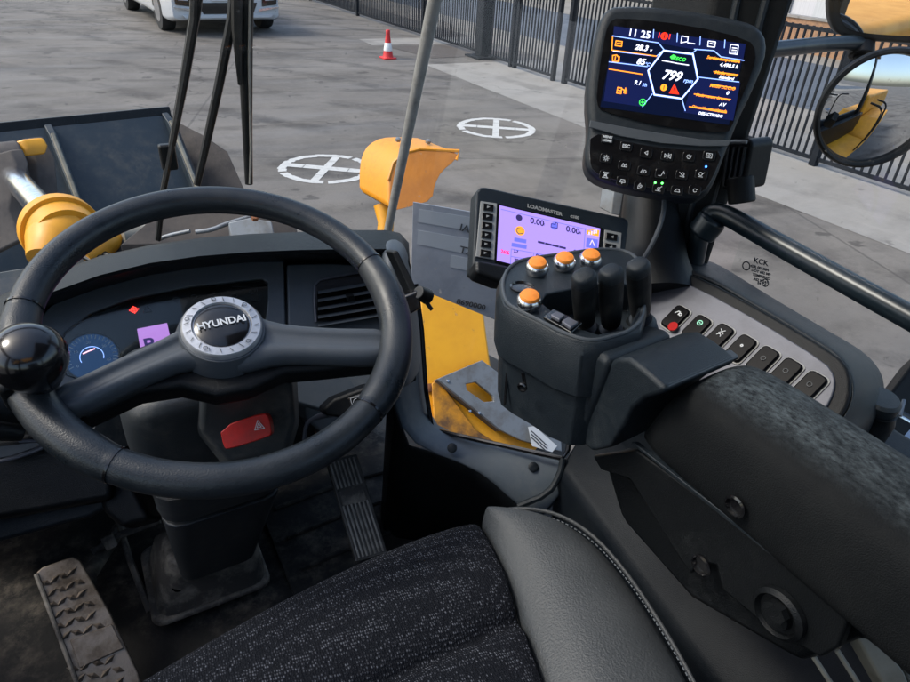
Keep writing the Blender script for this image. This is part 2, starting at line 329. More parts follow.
def smoothpoly(p, it=2):
    for _ in range(it):
        q = []
        for i in range(len(p)):
            a, b = V(p[i]), V(p[(i + 1) % len(p)]); q += [tuple(a.lerp(b, .25)), tuple(a.lerp(b, .75))]
        p = q
    return p
def ftext(name, s, fr, u, v, size, m, parent, h=.0006, shear=0, sx=1, align='LEFT', ext=.0003, bold=0):
    cu = bpy.data.curves.new(name, 'FONT'); cu.body = s; cu.size = size; cu.extrude = ext; cu.shear = shear; cu.align_x = align; cu.offset = bold; cu.resolution_u = 3
    t = bpy.data.objects.new('tmp', cu); COL.objects.link(t); dg = bpy.context.evaluated_depsgraph_get()
    me = bpy.data.meshes.new_from_object(t.evaluated_get(dg)); bpy.data.objects.remove(t); me.name = name
    me.materials.clear(); me.materials.append(m)
    o_ = fr.w(u, v, h)
    for q in me.vertices: q.co = fr.ex * q.co.x * sx + fr.ey * q.co.y + fr.n * q.co.z
    return _fin(name, me, o_, parent, 0, 0, False, 0, 0)
def strokes(fr, lines, wd, h, t=.0005, bm=None):
    bm = bm or bmesh.new()
    for ln in lines:
        for a, b in zip(ln[:-1], ln[1:]):
            A = fr.w(*a, h); B = fr.w(*b, h); d = (B - A)
            if d.length < 1e-7: continue
            s = d.normalized().cross(fr.n) * wd / 2; e = d.normalized() * wd * .3
            prism([A - s - e, B - s + e, B + s + e, A + s - e], fr.n * t, bm)
            h += .00001
    return bm
def circ(u, v, r, n=16, a0=0, a1=360, ry=None): return [(u + r * math.cos(math.radians(a0 + (a1 - a0) * k / n)), v + (ry or r) * math.sin(math.radians(a0 + (a1 - a0) * k / n))) for k in range(n + 1)]
def grid(rows, bm=None):
    bm = bm or bmesh.new(); g = [[bm.verts.new(p) for p in r] for r in rows]
    for i in range(len(g) - 1):
        for j in range(len(g[0]) - 1): bm.faces.new((g[i][j], g[i][j + 1], g[i + 1][j + 1], g[i + 1][j]))
    return bm
X1, Y1, Z1 = V((1, 0, 0)), V((0, 1, 0)), V((0, 0, 1))
# ================================================================== YARD
def sheet(name, pts, m, z):
    bm = bmesh.new(); bm.faces.new([bm.verts.new((x, y, z)) for x, y in pts]); return struct(obj(name, bm, m, smooth=False))
sheet('ground', [(-150, -150), (200, -150), (200, 250), (-150, 250)], M['yard'], 0)
sheet('pavement', [(8.75, 17.2), (8.75, 10.1), (9.0, -12), (13.0, -12), (13.0, 17.2)], M['strip'], .004)
sheet('pavement', [(8.7, 21.9), (8.62, 20.6), (13, 20.6), (13, 21.9)], M['strip'], .004)
sheet('verge', [(13.0, -40), (15.2, -40), (15.2, 70), (13.0, 70)], M['gravel'], .004)
sheet('road', [(15.2, -40), (22, -40), (22, 90), (15.2, 90)], M['road'], .008)
sheet('verge', [(22, -40), (36, -40), (36, 90), (22, 90)], M['gravel'], .012)
# grate pit beside the gate
sheet('drain_grating', [(9.4, 18.1), (12.2, 18.2), (12.0, 20.4), (9.0, 20.3)], mat('grating', (.09, .075, .065), .8, c2=(.05, .045, .04), cs=30), .008)
# painted wheels on the concrete
def floor_mark(cx_, cy_, r, rot, label):
    bm = bmesh.new(); n = 64
    gaps = {5, 31, 44}
    def ring(r0, r1, skip):
        for k in range(n):
            if k in skip: continue
            a, b = k / n * 6.28318, (k + 1) / n * 6.28318
            ww = random.uniform(-.012, .012)
            bm.faces.new([bm.verts.new((cx_ + q * math.cos(t), cy_ + q * math.sin(t), .005)) for q, t in ((r0 + ww, a), (r1 + ww, a), (r1 + ww, b), (r0 + ww, b))])
    ring(r - .115, r + .01, gaps)
    for k in (0, 1):
        a = rot + k * math.pi / 2
        for s0, s1 in ((-.95, -.50), (-.485, .485), (.50, .97)):
            d = V((math.cos(a), math.sin(a), 0)); e = V((-d.y, d.x, 0)) * (.085 if k else .06); c = V((cx_, cy_, .0055 + .0004 * k))
            bm.faces.new([bm.verts.new(c + d * r * s0 - e), bm.verts.new(c + d * r * s1 - e), bm.verts.new(c + d * r * s1 + e), bm.verts.new(c + d * r * s0 + e)])
    tag(obj('floor_marking', bm, M['paint'], smooth=False), label, 'marking', 'crossed circles painted on the yard')
c1 = zp(326, 168.5, 0); c2_ = zp(496, 128, 0)
floor_mark(c1.x, c1.y, .70, .95, 'white painted circle with a cross on the concrete, left of the yellow lamp housing')
floor_mark(c2_.x, c2_.y, .74, 1.0, 'white painted circle with a cross on the concrete, right of the yellow lamp housing')

# ------------------------------------------------------------------ fence
def bars(bm, y0, y1, x, z0, z1, step=.135, r=.016):
    k = int((y1 - y0) / step)
    for i in range(1, k): box((x, y0 + (y1 - y0) * i / k, (z0 + z1) / 2), (r * 2, r * 2, z1 - z0), bm)
def fence_run(name, label, x, ys, H=2.15, posts=(), pw=.09, group='metal fences round the yard'):
    t = thing(name, label, 'fence' if 'gate' not in name else 'gate', (x, ys[0], 0), group)
    b = bmesh.new(); bars(b, ys[0], ys[1], x, .1, H - .08); obj('bars', b, M['fence'], t, smooth=False)
    for z_ in (.12, H - .12): obj('rail', box((x, (ys[0] + ys[1]) / 2, z_), (.045, ys[1] - ys[0], .06)), M['fence'], t, smooth=False)
    for y in posts: obj('post', box((x, y, H / 2 + .02), (pw, pw, H + .04)), M['fence'], t, bevel=.006)
    return t
fence_run('metal_fence', 'dark barred fence running away behind the traffic cone', 11.1, (18.25, 46), 2.1, (22.0, 28, 34, 40, 46), .12)
g = fence_run('sliding_gate', 'dark barred gate leaf beside the thick gate post', 11.02, (14.35, 17.6), 2.05, (16.4, 16.2, 14.4), .10)
fence_run('metal_fence', 'dark barred fence on the right, seen past the round mirror', 11.1, (-8, 14.0), 2.2, (14.02, 6.83, .5, -5), .12)
gp = thing('gate_post', 'thick dark square gate post on a base plate', 'post', (11.05, 17.95, 0))
obj('post', box((11.05, 17.95, 1.3), (.36, .36, 2.6)), M['fence'], gp, bevel=.01)
obj('base_plate', box((11.05, 17.95, .03), (.8, .8, .05)), M['fence'], gp, bevel=.004)
# things beyond the fence
wl = thing('boundary_wall', 'low tan brick wall beyond the fence', 'wall', (24, 5, 0))
obj('wall', box((24, 14, .55), (.3, 14, 1.1)), mat('tan_brick', (.34, .19, .10), .85, c2=(.22, .13, .08), cs=8), wl, smooth=False)
obj('coping', box((24, 14, 1.14), (.4, 14.1, .08)), M['strip'], wl, smooth=False)
bd = thing('warehouse', 'pale grey flat building beyond the road', 'building', (36, 22, 0))
obj('wall', box((42, 34, 3.5), (12, 30, 7)), mat('pale_cladding', (.50, .51, .52), .6, c2=(.42, .43, .44), cs=2, stretch=(1, 6, .2)), bd, smooth=False)
obj('roof_edge', box((42, 34, 7.1), (12.4, 30.4, .3)), M['fence'], bd, smooth=False)
for y in (22, 28, 34, 40): obj('loading_door', box((35.95, y, 1.8), (.12, 3.2, 3.6)), M['steel'], bd, smooth=False)

# ------------------------------------------------------------------ traffic cone
cp = zp(388, 58.5, 0)
cn = thing('traffic_cone', 'red and white traffic cone on the concrete near the fence', 'cone', cp)
cs_ = .95
obj('base', prism([cp + V((x, y, .0)) for x, y in rrect(.42 * cs_, .42 * cs_, .06)], (0, 0, .035)), M['conered'], cn, bevel=.008)
obj('lower_body', lathe(cp, Z1, [(.17 * cs_, .03), (.15 * cs_, .06), (.125 * cs_, .20)]), M['conered'], cn)
obj('white_band', lathe(cp, Z1, [(.127 * cs_, .20), (.129 * cs_, .21), (.098 * cs_, .40), (.09 * cs_, .41)]), M['conew'], cn)
obj('upper_body', lathe(cp, Z1, [(.092 * cs_, .41), (.06 * cs_, .62), (.062 * cs_, .64), (.062 * cs_, .72), (.045 * cs_, .74), (.03 * cs_, .735)]), M['conered'], cn)

# ------------------------------------------------------------------ white car
L_ = zp(172, 37, 0); R2 = zp(286, 34, 0); ex = (R2 - L_); cw_ = ex.length; ex.normalize(); bk = V((-ex.y, ex.x, 0))
mid = (L_ + R2) / 2; k = cw_ / 1.95
cr = thing('parked_car', 'white car with dark grille and fog lights facing the loader', 'car', mid)
def cpnt(a, b, c): return mid + ex * (a * k) + bk * (b * k) + Z1 * (c * k)
def crs(b, wd, z0, z1, r=.1, lean=0):
    return [cpnt(x * (1 - lean * (y + .5)), b, z0 + (y + .5) * (z1 - z0)) for x, y in rrect(wd, 1.0, r)]
obj('body', loft([crs(.0, 1.5, .30, .62, .1), crs(.05, 1.78, .24, .80, .12), crs(.25, 1.92, .20, .98, .1), crs(.9, 1.95, .20, 1.06, .1, .03), crs(1.5, 1.95, .22, 1.10, .1, .04), crs(4.2, 1.95, .22, 1.15, .1, .05), crs(4.75, 1.85, .3, 1.1, .1)]), M['carw'], cr, bevel=.02)
cab_ = obj('cabin', loft([[cpnt(x * s, b, z) for x, b, z in ((-.85, b0, z0), (.85, b0, z0), (.85, b1, z0), (-.85, b1, z0))] for s, b0, b1, z0 in ((1, 1.35, 4.6, 1.1), (.8, 2.1, 4.3, 1.7))]), M['gloss'], cr, bevel=.05)
obj('roof', prism([cpnt(x, y, 1.7) for x, y in ((-.66, 2.15), (.66, 2.15), (.66, 4.2), (-.66, 4.2))], (0, 0, .05 * k)), M['carw'], cr, bevel=.02)
def front(name, pts, m, b=-.02, d=.06, bevel=.006): return obj(name, prism([cpnt(x, b, z) for x, z in pts], bk * d * k), m, cr, bevel=bevel)
front('lower_intake', [(-.42, .33), (.42, .33), (.50, .50), (-.50, .50)], M['gloss'], -.012)
front('grille', [(-.45, .62), (.45, .62), (.52, .92), (-.52, .92)], M['gloss'], -.012)
front('lip', [(-.72, .27), (.72, .27), (.76, .315), (-.76, .315)], M['carw'], -.03)
front('number_plate', [(-.26, .53), (.26, .53), (.26, .63), (-.26, .63)], M['white'], -.03, .02)
for s in (-1, 1):
    front('fog_lamp_recess', [(s * .58, .44), (s * .84, .47), (s * .86, .66), (s * .60, .66)], M['gloss'], -.014)
    fl = front('fog_lamp', [(s * .64, .53), (s * .80, .54), (s * .80, .57), (s * .64, .565)], M['headl'], -.03, .02)
    front('bumper_blade', [(s * .50, .36), (s * .88, .42), (s * .88, .445), (s * .52, .41), ], M['chrome'], -.03, .03)
    front('headlamp', [(s * .56, .76), (s * .88, .80), (s * .9, .90), (s * .58, .88)], M['headl'], .01)
    for b in (.85, 3.85):
        c = cpnt(s * .86, b, .34); ty = obj('wheel', lathe(c - ex * .11 * k, ex, [(.2 * k, 0), (.33 * k, 0), (.345 * k, .04 * k), (.345 * k, .18 * k), (.33 * k, .22 * k), (.2 * k, .22 * k)]), M['tyre'], cr)
        obj('hub_cap', lathe(c - ex * .115 * k, ex, [(.05 * k, -.004), (.21 * k, 0), (.21 * k, .23 * k), (.05 * k, .235 * k)]), M['chrome'], ty)
for z_ in (.68, .74, .80, .86):
    front('grille_bar', [(-.44, z_), (.44, z_), (.44, z_ + .015), (-.44, z_ + .015)], M['chrome'], -.022, .01, 0)

# ================================================================== LOADER FRONT
bt = math.radians(9); bx_, by_ = V((math.cos(bt), math.sin(bt), 0)), V((-math.sin(bt), math.cos(bt), 0))
bc = V((.62, 5.15, 0)) - bx_ * 1.45
bk_ = thing('loader_bucket', 'blue black steel loader bucket in front of the cab', 'bucket', bc + Z1 * .3)
def bp_(a, b, z): return bc + bx_ * a + by_ * b + Z1 * z
prof = [(0.0, 1.93), (-.30, 1.60), (-.62, 1.22), (-.74, .9), (-.62, .62), (-.25, .42), (.5, .36), (1.4, .34)]
bm = bmesh.new()
obj('shell', grid([[bp_(a, b, z) for b, z in prof] for a in (-1.42, -.7, 0, .7, 1.42)], bm), M['bucket'], bk_, solid=.03, bevel=.004)
obj('top_lip', loft([[bp_(a, b, z) for b, z in ((-.03, 1.92), (.03, 1.92), (.06, 1.99), (.0, 2.0))] for a in (-1.44, 1.44)]), M['black'], bk_, bevel=.006)
obj('spill_guard', prism([bp_(-1.44, .03, 1.98), bp_(-.62, .03, 1.98), bp_(-.7, .22, 2.16), bp_(-1.44, .22, 2.16)], by_ * .02), M['bucket'], bk_, bevel=.004)
for s in (-1, 1):
    obj('side_plate', prism([bp_(s * 1.43, b, z) for b, z in prof + [(1.2, .9), (.55, 1.6)]], bx_ * s * .03), M['buckdirt'], bk_, bevel=.004)
for a in ():
    pass
def a_of(x, y): return (pp(x, y, bp_(0, -.1, 1.9), by_) - bp_(0, 0, 0)).dot(bx_)
for a in (a_of(44, 120), a_of(166, 122)):
    obj('gusset', prism([bp_(a, b, z) for b, z in [(-.02, 1.97), (-.14, 1.93), (-.52, 1.52), (-.92, 1.2), (-1.15, .9), (-1.1, .6), (-.62, .6), (-.72, .9), (-.6, 1.22), (-.28, 1.62)]], bx_ * .045), M['bucket'], bk_, bevel=.008)
    obj('worn_edge', tube([bp_(a + .022, b, z) for b, z in [(-.14, 1.935), (-.52, 1.53), (-.92, 1.205), (-1.15, .9)]], .014, n=6), M['beige'], bk_)
obj('side_wing', prism([dp(x, y, 5.0) for x, y in ((172, 119), (205, 136), (228, 152), (245, 190), (252, 215), (196, 215), (182, 160))], -bx_ * .03 + by_ * .04), M['buckdirt'], bk_, bevel=.01)
obj('rear_plate', prism([bp_(a, -.86, z) for a, z in ((-.3, 1.1), (1.0, 1.1), (1.0, .5), (-.3, .5))], by_ * .06), M['bucket'], bk_, bevel=.01)
def ptd(x, y, t): return dp(x, y, t)
# linkage that tilts the bucket
tc_ = thing('tilt_cylinder', 'yellow hydraulic cylinder with chrome rod behind the steering wheel rim', 'cylinder', dp(60, 235, 2.7))
capc = dp(62, 232, 2.75); rdir = (dp(-8, 152, 3.9) - capc).normalized()
obj('barrel', lathe(capc, rdir, [(.125, -.12), (.140, -.02), (.150, 0)], 40), M['yellow'], tc_)
obj('gland_cap', lathe(capc, rdir, [(.13, -.03), (.156, -.03), (.156, .035), (.148, .045), (.112, .045), (.108, .022), (.05, .022)], 40), M['yellow'], tc_, bevel=.004)
obj('rod', lathe(capc, rdir, [(.06, 0), (.06, 1.35)], 24), M['chrome'], tc_)
obj('rod_eye', lathe(capc + rdir * 1.35 - bx_ * .1, bx_, [(.11, 0), (.12, .01), (.12, .19), (.11, .2)], 24), M['buckdirt'], tc_, bevel=.005)
for a, r_ in ((.0, .012), (.05, .010)):
    q = capc + rdir * .06; s = rdir.orthogonal().normalized()
    obj('hose_fitting', tube([dp(58 + a * 100, 262, 2.62), dp(48 + a * 160, 245, 2.6), dp(40 + a * 300, 240, 2.62)], [.016, .014, .012]), M['rust'], tc_)
obj('trunk', tube([capc - rdir * .05, dp(56, 246, 2.66), dp(50, 262, 2.62)], [.125, .115, .085], n=28), M['yellow'], tc_)
for k_ in range(3): obj('hydraulic_hose', tube([dp(16 + k_ * 11, 300, 2.35), dp(34 + k_ * 12, 266, 2.4), dp(70 + k_ * 12, 250, 2.45), dp(96 + k_ * 14, 262, 2.4)], .012, n=8, smooth=2), M['rubber'], tc_)
bl = thing('bell_crank', 'yellow and rusty brown linkage arm beside the chrome rod', 'linkage', dp(28, 170, 3.3))
obj('arm', prism([dp(x, y, 3.75) for x, y in ((14, 142), (24, 138), (36, 160), (40, 205), (30, 225), (22, 190), (8, 160))], bx_ * .10), M['buckdirt'], bl, bevel=.01)
obj('arm_tip', prism([dp(x, y, 3.65) for x, y in ((11, 142), (22, 139), (27, 148), (24, 158), (15, 156))], bx_ * .11), M['yellow'], bl, bevel=.015)
obj('lug', prism([dp(x, y, 3.4) for x, y in ((-20, 158), (10, 150), (16, 165), (8, 210), (20, 240), (-20, 260))], bx_ * .06), M['buckdirt'], bl, bevel=.01)
la = thing('lift_arm', 'yellow lift arm end glimpsed under the rim beside a dusty pin', 'linkage', dp(110, 240, 2.6))
obj('arm', tube([dp(84, 256, 2.42), dp(98, 247, 2.45), dp(112, 240, 2.5), dp(118, 239, 2.52)], [.05, .05, .042, .03], n=20, smooth=1), M['yellow'], la)
obj('pin', tube([dp(120, 239, 2.52), dp(150, 236, 2.6)], [.05, .045], n=20), M['beige'], la, bevel=.004)
obj('bracket', prism([dp(x, y, 2.5) for x, y in ((-20, 275), (60, 262), (120, 240), (160, 228), (200, 232), (120, 262), (20, 300), (-20, 310))], (0, .03, -.05)), M['bucket'], la, bevel=.005)
fb = thing('front_frame_bracket', 'grey mounting bracket with a rusty bolt beyond the dashboard hood', 'bracket', dp(240, 228, 2.2))
obj('plate', prism([dp(x, y, 2.3) for x, y in ((228, 222), (250, 217), (272, 221), (276, 240), (232, 242))], (0, .02, -.06)), M['steel'], fb, bevel=.006)
obj('bolt', lathe(dp(255, 219.5, 2.27), (0, -.3, 1), [(.012, 0), (.012, .012), (.006, .014)], 6), M['rust'], fb)
obj('pipe', tube([dp(196, 232, 2.3), dp(212, 230, 2.3), dp(226, 224, 2.32), dp(250, 217, 2.35)], .008, smooth=1), M['steel'], fb)
obj('deck', prism([dp(x, y, 2.42) for x, y in ((120, 245), (160, 212), (290, 205), (300, 240))], (0, .02, -.08)), M['buckdirt'], fb, bevel=.004)
obj('cross_pipe', tube([dp(158, 240, 2.3), dp(166, 236, 2.3), dp(190, 231, 2.3)], .007, smooth=1), M['steel'], fb)

# ------------------------------------------------------------------ yellow lamp housing on the front right
lh = thing('lamp_housing', 'yellow hooded lamp housing standing on the loader front frame', 'lamp', dp(400, 230, 2.45))
fo = [dp(x, y, 2.30) for x, y in ((388, 213), (388, 180), (393, 163), (404, 153), (420, 149), (459, 151), (456, 160), (442, 171), (435, 184), (432, 201), (412, 207))]
sv2 = dp(358.5, 196, 2.46) - dp(388, 213, 2.30)
fs_ = [V(p) for p in smoothpoly([tuple(p) for p in fo], 1)]
obj('hood', prism(fs_, sv2), M['housing'], lh, bevel=.012, seg=4)
inn_ = [p.lerp(sum(fs_, V()) / len(fs_), .04) - sv2.normalized() * .004 for p in fs_]
obj('side_face', prism(inn_, sv2.normalized() * .02), M['orange_shade'], lh, bevel=.002)
obj('weld_lip', tube([p - sv2.normalized() * .002 for p in fo[1:7]], .006, n=6), M['housing'], lh)
for x, y in ((398, 141), (428, 143)): obj('bolt', lathe(dp(x, y, 2.36), (0, -.3, 1), [(.010, 0), (.010, .01), (.004, .012)], 6), M['steel'], lh)
obj('stalk', tube([dp(383, 205, 2.42), dp(386, 222, 2.42), dp(384, 245, 2.42), dp(380, 300, 2.4)], [.035, .03, .03, .03], n=14), M['yellow'], lh)
# ------------------------------------------------------------------ front fender, step plate, placard standing in for a reflection
ff = thing('front_fender', 'bright yellow front fender with a dirty lower edge, through the corner window', 'fender', (1.0, 1.6, 1.9))
fn = V((-.15, -.75, .65)).normalized(); f0 = yp(455, 370, 1.65)
def fpt(x, y, o=0): return pp(x, y, f0 + fn * o, fn)
obj('fender_sheet', prism([fpt(x, y) for x, y in ((415, 240), (420, 300), (424, 440), (450, 470), (500, 490), (545, 440), (492, 372), (484, 312), (476, 290), (470, 250))], -fn * .04), M['yellowf'], ff, bevel=.01)
obj('mud_panel', prism([fpt(x, y, .006) for x, y in ((431, 384), (437, 379), (475, 430), (540, 470), (470, 470), (434, 430))], fn * .012), M['yellowdirt'], ff, bevel=.004)
obj('bolt', lathe(fpt(429, 388, .0), fn, [(.017, 0), (.017, .012), (.008, .016)], 6), M['rust'], ff)
st = thing('step_plate', 'grey slotted metal step plate bolted over the muddy fender', 'step', fpt(490, 385, .05))
def spt(x, y, o=.05): return fpt(x, y, o)
bm = bmesh.new()
outer = [(437, 379), (482, 360), (560, 420), (562, 452), (520, 440), (500, 430)]
slot = [(466, 384), (476, 382), (493, 396), (494, 401), (484, 402), (467, 390)]
vo = [bm.verts.new(spt(*p)) for p in outer]; vi = [bm.verts.new(spt(*p)) for p in slot]
eo = [bm.edges.new((vo[i], vo[(i + 1) % len(vo)])) for i in range(len(vo))]; ei = [bm.edges.new((vi[i], vi[(i + 1) % len(vi)])) for i in range(len(vi))]
bmesh.ops.triangle_fill(bm, edges=eo + ei, use_beauty=True, normal=fn)
r_ = bmesh.ops.extrude_face_region(bm, geom=bm.faces[:]); bmesh.ops.translate(bm, verts=[v for v in r_['geom'] if isinstance(v, bmesh.types.BMVert)], vec=-fn * .02)
obj('plate', bm, M['steel'], st, bevel=.003)
obj('side', prism([spt(437, 379), spt(500, 430), spt(500, 430) - fn * .09, spt(437, 379) - fn * .09], V((-.004, -.004, 0))), M['buckdirt'], st)
for p in ((470, 411), (479, 413), (448, 381)): obj('rivet', lathe(spt(*p), fn, [(.006, 0), (.004, .004)], 10), M['chrome'], st)
nd = thing('warning_sticker', 'small white printed sticker at the corner of the window', 'sticker', fpt(541, 440, .06))
fr = Fr(fpt(541, 442, .07), fpt(552, 448, .07) - fpt(541, 442, .07), fpt(541, 430, .07) - fpt(541, 442, .07))
def q2(fr, pts, h=0): return [fr.w(*fr.uv(x, y), h) for x, y in pts]
obj('sheet', prism(q2(fr, ((528, 427), (534, 426), (557, 446), (552, 452), (532, 446))), fr.n * .002), M['white'], nd)
obj('print', strokes(fr, [[fr.uv(531 + i * 3.2, 431 + i * 3 + j * 3.2), fr.uv(534 + i * 3.2, 433.5 + i * 3 + j * 3.2)] for i in range(5) for j in range(3)], .004, .0025), M['ink'], nd)
pn = V((-.5, -.85, .18)).normalized(); p0 = yp(450, 260, 1.30)
fr = Fr(p0, pp(500, 272, p0, pn) - p0, pp(449, 210, p0, pn) - p0)
pl_ = thing('reflection_placard', 'grey printed placard standing in for a reflection, behind the corner glass beside the small display', 'placard', fr.w(*fr.uv(450, 300)))
obj('board', prism(q2(fr, ((413, 202), (512, 219), (512, 327), (488, 317), (424, 291), (411, 286))), -fr.n * .006), M['placard'], pl_, bevel=.001)  # printed board added in place of a reflection in the corner glass
for nm, pts in (('light_band', ((419, 209), (512, 224), (512, 238), (418, 222))), ('light_band', ((418, 230), (512, 246), (512, 263), (417, 244))), ('light_band', ((451, 255), (512, 266), (512, 280), (450, 267)))):
    obj(nm, prism(q2(fr, pts), fr.n * .0012), M['placardl'], pl_)
for s, x, y, sz in (('IAI', 459, 230, .024), ('TX', 459, 252, .024), ('8690000', 456, 303, .019)):
    u, v = fr.uv(x, y); ftext('printed_text', s, fr, u, v, sz * 1.0, M['ink'], pl_, h=.002, sx=1.15, bold=.0004)
# ================================================================== CAB SHELL
fl_ = struct(obj('floor', prism([V((x, y, 2.01)) for x, y in ((-.75, -.93), (.95, -.93), (.95, .45), (.56, 1.12), (.50, 1.28), (-.75, 1.28))], (0, 0, .04)), M['floor'], smooth=False))
cf = thing('loader_cab', 'black cab frame with roof, pillars and panes round the driver', 'cab', (.1, .2, 2.01))
S1, S0 = yp(443, -40, 1.3), yp(386, 240, 1.3)
d_ = (S0 - S1).normalized(); SB = S0 + d_ * .62; ST = S1 - d_ * .25
obj('glass_seal', tube([ST, S1, S1.lerp(S0, .5), S0, S0 + d_ * .1], [.017, .0155, .012, .009, .008], n=10), M['rod'], cf)
Ab = [xp(664, 262, .80), xp(713, 256, .885)]; At = [xp(716, -20, .86), xp(803, -20, .93)]
def ext(a, b, z): return a.lerp(b, (z - a.z) / (b.z - a.z))
rings = []
for z_ in (2.0, 2.62, 3.05, 3.46):
    a, b = ext(Ab[0], At[0], z_), ext(Ab[1], At[1], z_); rings.append([a, b, b + V((.04, .10, 0)), a + V((.0, .13, 0))])
pr = obj('pillar', loft(rings), M['black'], cf, bevel=.012)
for f_ in (.28, .62):
    obj('pillar_groove', tube([rings[i][0].lerp(rings[i][1], f_) + V((0, -.004, 0)) for i in (1, 2, 3)], .006, n=8), M['trim'], pr)
for x_, y_ in ((-.72, 1.15), (-.74, -.85), (.93, -.85), (-.74, .2)): obj('pillar', box((x_, y_, 2.74), (.09, .1, 1.44)), M['black'], cf, bevel=.01)
obj('roof', prism([V((x, y, 3.47)) for x, y in ((-.82, -1.0), (1.02, -1.0), (1.02, .56), (.16, .56), (.16, -.62), (-.82, -.62))], (0, 0, .10)), M['roofl'], cf, bevel=.02)  # unseen roof; cut-out added for light, right part shields monitor from sky reflections
for x_ in (-.76, .93): obj('roof_rail', box((x_, .74, 3.50), (.10, 1.26, .08)), M['black'], cf, bevel=.01)
obj('roof_rail', box((.0, 1.36, 3.44), (1.3, .08, .10)), M['black'], cf, bevel=.01)
obj('firewall', prism([V((-.76, 1.27, 2.0)), V((.50, 1.27, 2.0)), V((.50, 1.27, 2.42)), V((-.76, 1.27, 2.42))], (0, .04, 0)), M['black'], cf, bevel=.004)
obj('rear_wall', box((.1, -.93, 2.4), (1.7, .04, .8)), M['black'], cf, bevel=.004)
obj('door_panel', box((-.76, .2, 2.3), (.04, 2.1, .55)), M['black'], cf, bevel=.004)
def pane(name, pts):
    bm = bmesh.new(); bm.faces.new([bm.verts.new(p) for p in pts]); return obj(name, bm, M['glass'], cf, smooth=False)
pane('windscreen', [V((-.74, 1.33, 2.6)), S0 + V((0, .02, 0)), S1 + V((0, .02, 0)) - d_ * .25, V((-.74, 1.33, 3.5))])
cB = ext(Ab[0], At[0], 2.1) + V((.02, .08, 0)); cT = ext(Ab[0], At[0], 3.45) + V((.02, .08, 0))
pane('corner_glass', [SB, cB, cT, ST])
pane('added_roof_pane', [V((-.80, -.60, 3.5)), V((.15, -.60, 3.5)), V((.15, .57, 3.5)), V((.9, .57, 3.5)), V((.85, .9, 3.5)), ST.lerp(ST, 1) + V((0, 0, .02)), V((-.72, 1.33, 3.5))])  # added pane over the unseen roof opening that lights dash, footwell and seat
pane('side_window', [V((.93, .66, 2.3)), V((.93, -.8, 2.3)), V((.96, -.8, 3.46)), V((.96, .66, 3.46))])
pane('door_window', [V((-.76, 1.1, 2.58)), V((-.76, -.8, 2.58)), V((-.76, -.8, 3.46)), V((-.76, 1.1, 3.46))])
pane('rear_window', [V((-.7, -.93, 2.8)), V((.9, -.93, 2.8)), V((.9, -.93, 3.46)), V((-.7, -.93, 3.46))])
# etched approval mark on the side pane
em = thing('glass_marking', 'dark etched approval mark on the right side pane', 'marking', xp(762, 272, .935))
frx = Fr(xp(752, 272, .936), V((-.2, -1, 0)), V((0, 0, 1)))
frx = Fr(xp(752, 266, .936), xp(775, 272, .936) - xp(752, 266, .936), xp(750, 246, .936) - xp(752, 266, .936))
for i, (s, x, y, z_) in enumerate((('KCK', 753, 262.5, .0125), ('43R 001584', 750, 267, .0065), ('DOT 682 M9', 751, 271, .006), ('TEMPERED', 752, 275.5, .0065), ('AS2 M241', 753, 280, .006), ('E4 C2', 757, 284, .006))):
    u, v = frx.uv(x, y); ftext('etched_text', s, frx, u, v, z_, M['ink'], em, h=-.001, sx=1.1, bold=.0002)
obj('etched_ring', strokes(frx, [circ(*frx.uv(746, 266), .007)], .0018, -.001), M['ink'], em)
obj('etched_ring', strokes(frx, [circ(*frx.uv(765, 283), .006)], .0015, -.001), M['ink'], em)
# interior hand rail
hr = thing('hand_rail', 'dark painted tube hand rail across the side window', 'rail', xp(712, 240, .86))
obj('tube', tube([xp(694, 262, .83), xp(699, 236, .83), xp(708, 214, .84), xp(722, 212, .85), xp(760, 234, .85), xp(840, 279, .85), xp(920, 323, .85), xp(1000, 367, .85), xp(1150, 450, .85), xp(1160, 475, .88)], .0155, n=18, smooth=2), M['railm'], hr)
obj('end_knuckle', tube([xp(700, 235, .825), xp(714, 218, .835)], [.023, .023], n=18, smooth=0), M['railm'], hr, bevel=.006)
# latch block on the pillar
lb = thing('window_latch', 'black ribbed latch block on the right pillar', 'latch', xp(758, 160, .90))
frl = Fr(xp(757, 162, .9), xp(775, 166, .9) - xp(757, 162, .9), xp(763, 138, .9) - xp(757, 162, .9))
obj('block', prism(q2(frl, ((752, 138), (772, 136), (775, 142), (766, 186), (742, 186), (746, 150)), .0), frl.n * .05), M['black'], lb, bevel=.005)
for i in range(4): obj('rib', prism(q2(frl, ((752 + i * 5.5, 144), (754 + i * 5.5, 144), (748 + i * 5, 182), (746 + i * 5, 182)), .05), frl.n * .004), M['trim'], lb)
obj('hook', tube([frl.w(*frl.uv(748, 142), .055), frl.w(*frl.uv(758, 138), .06), frl.w(*frl.uv(772, 139), .055)], .003, smooth=1), M['steel'], lb)
obj('hinge', tube([xp(740, 176, .86), xp(742, 203, .86)], .02, n=14), M['black'], lb, bevel=.003)

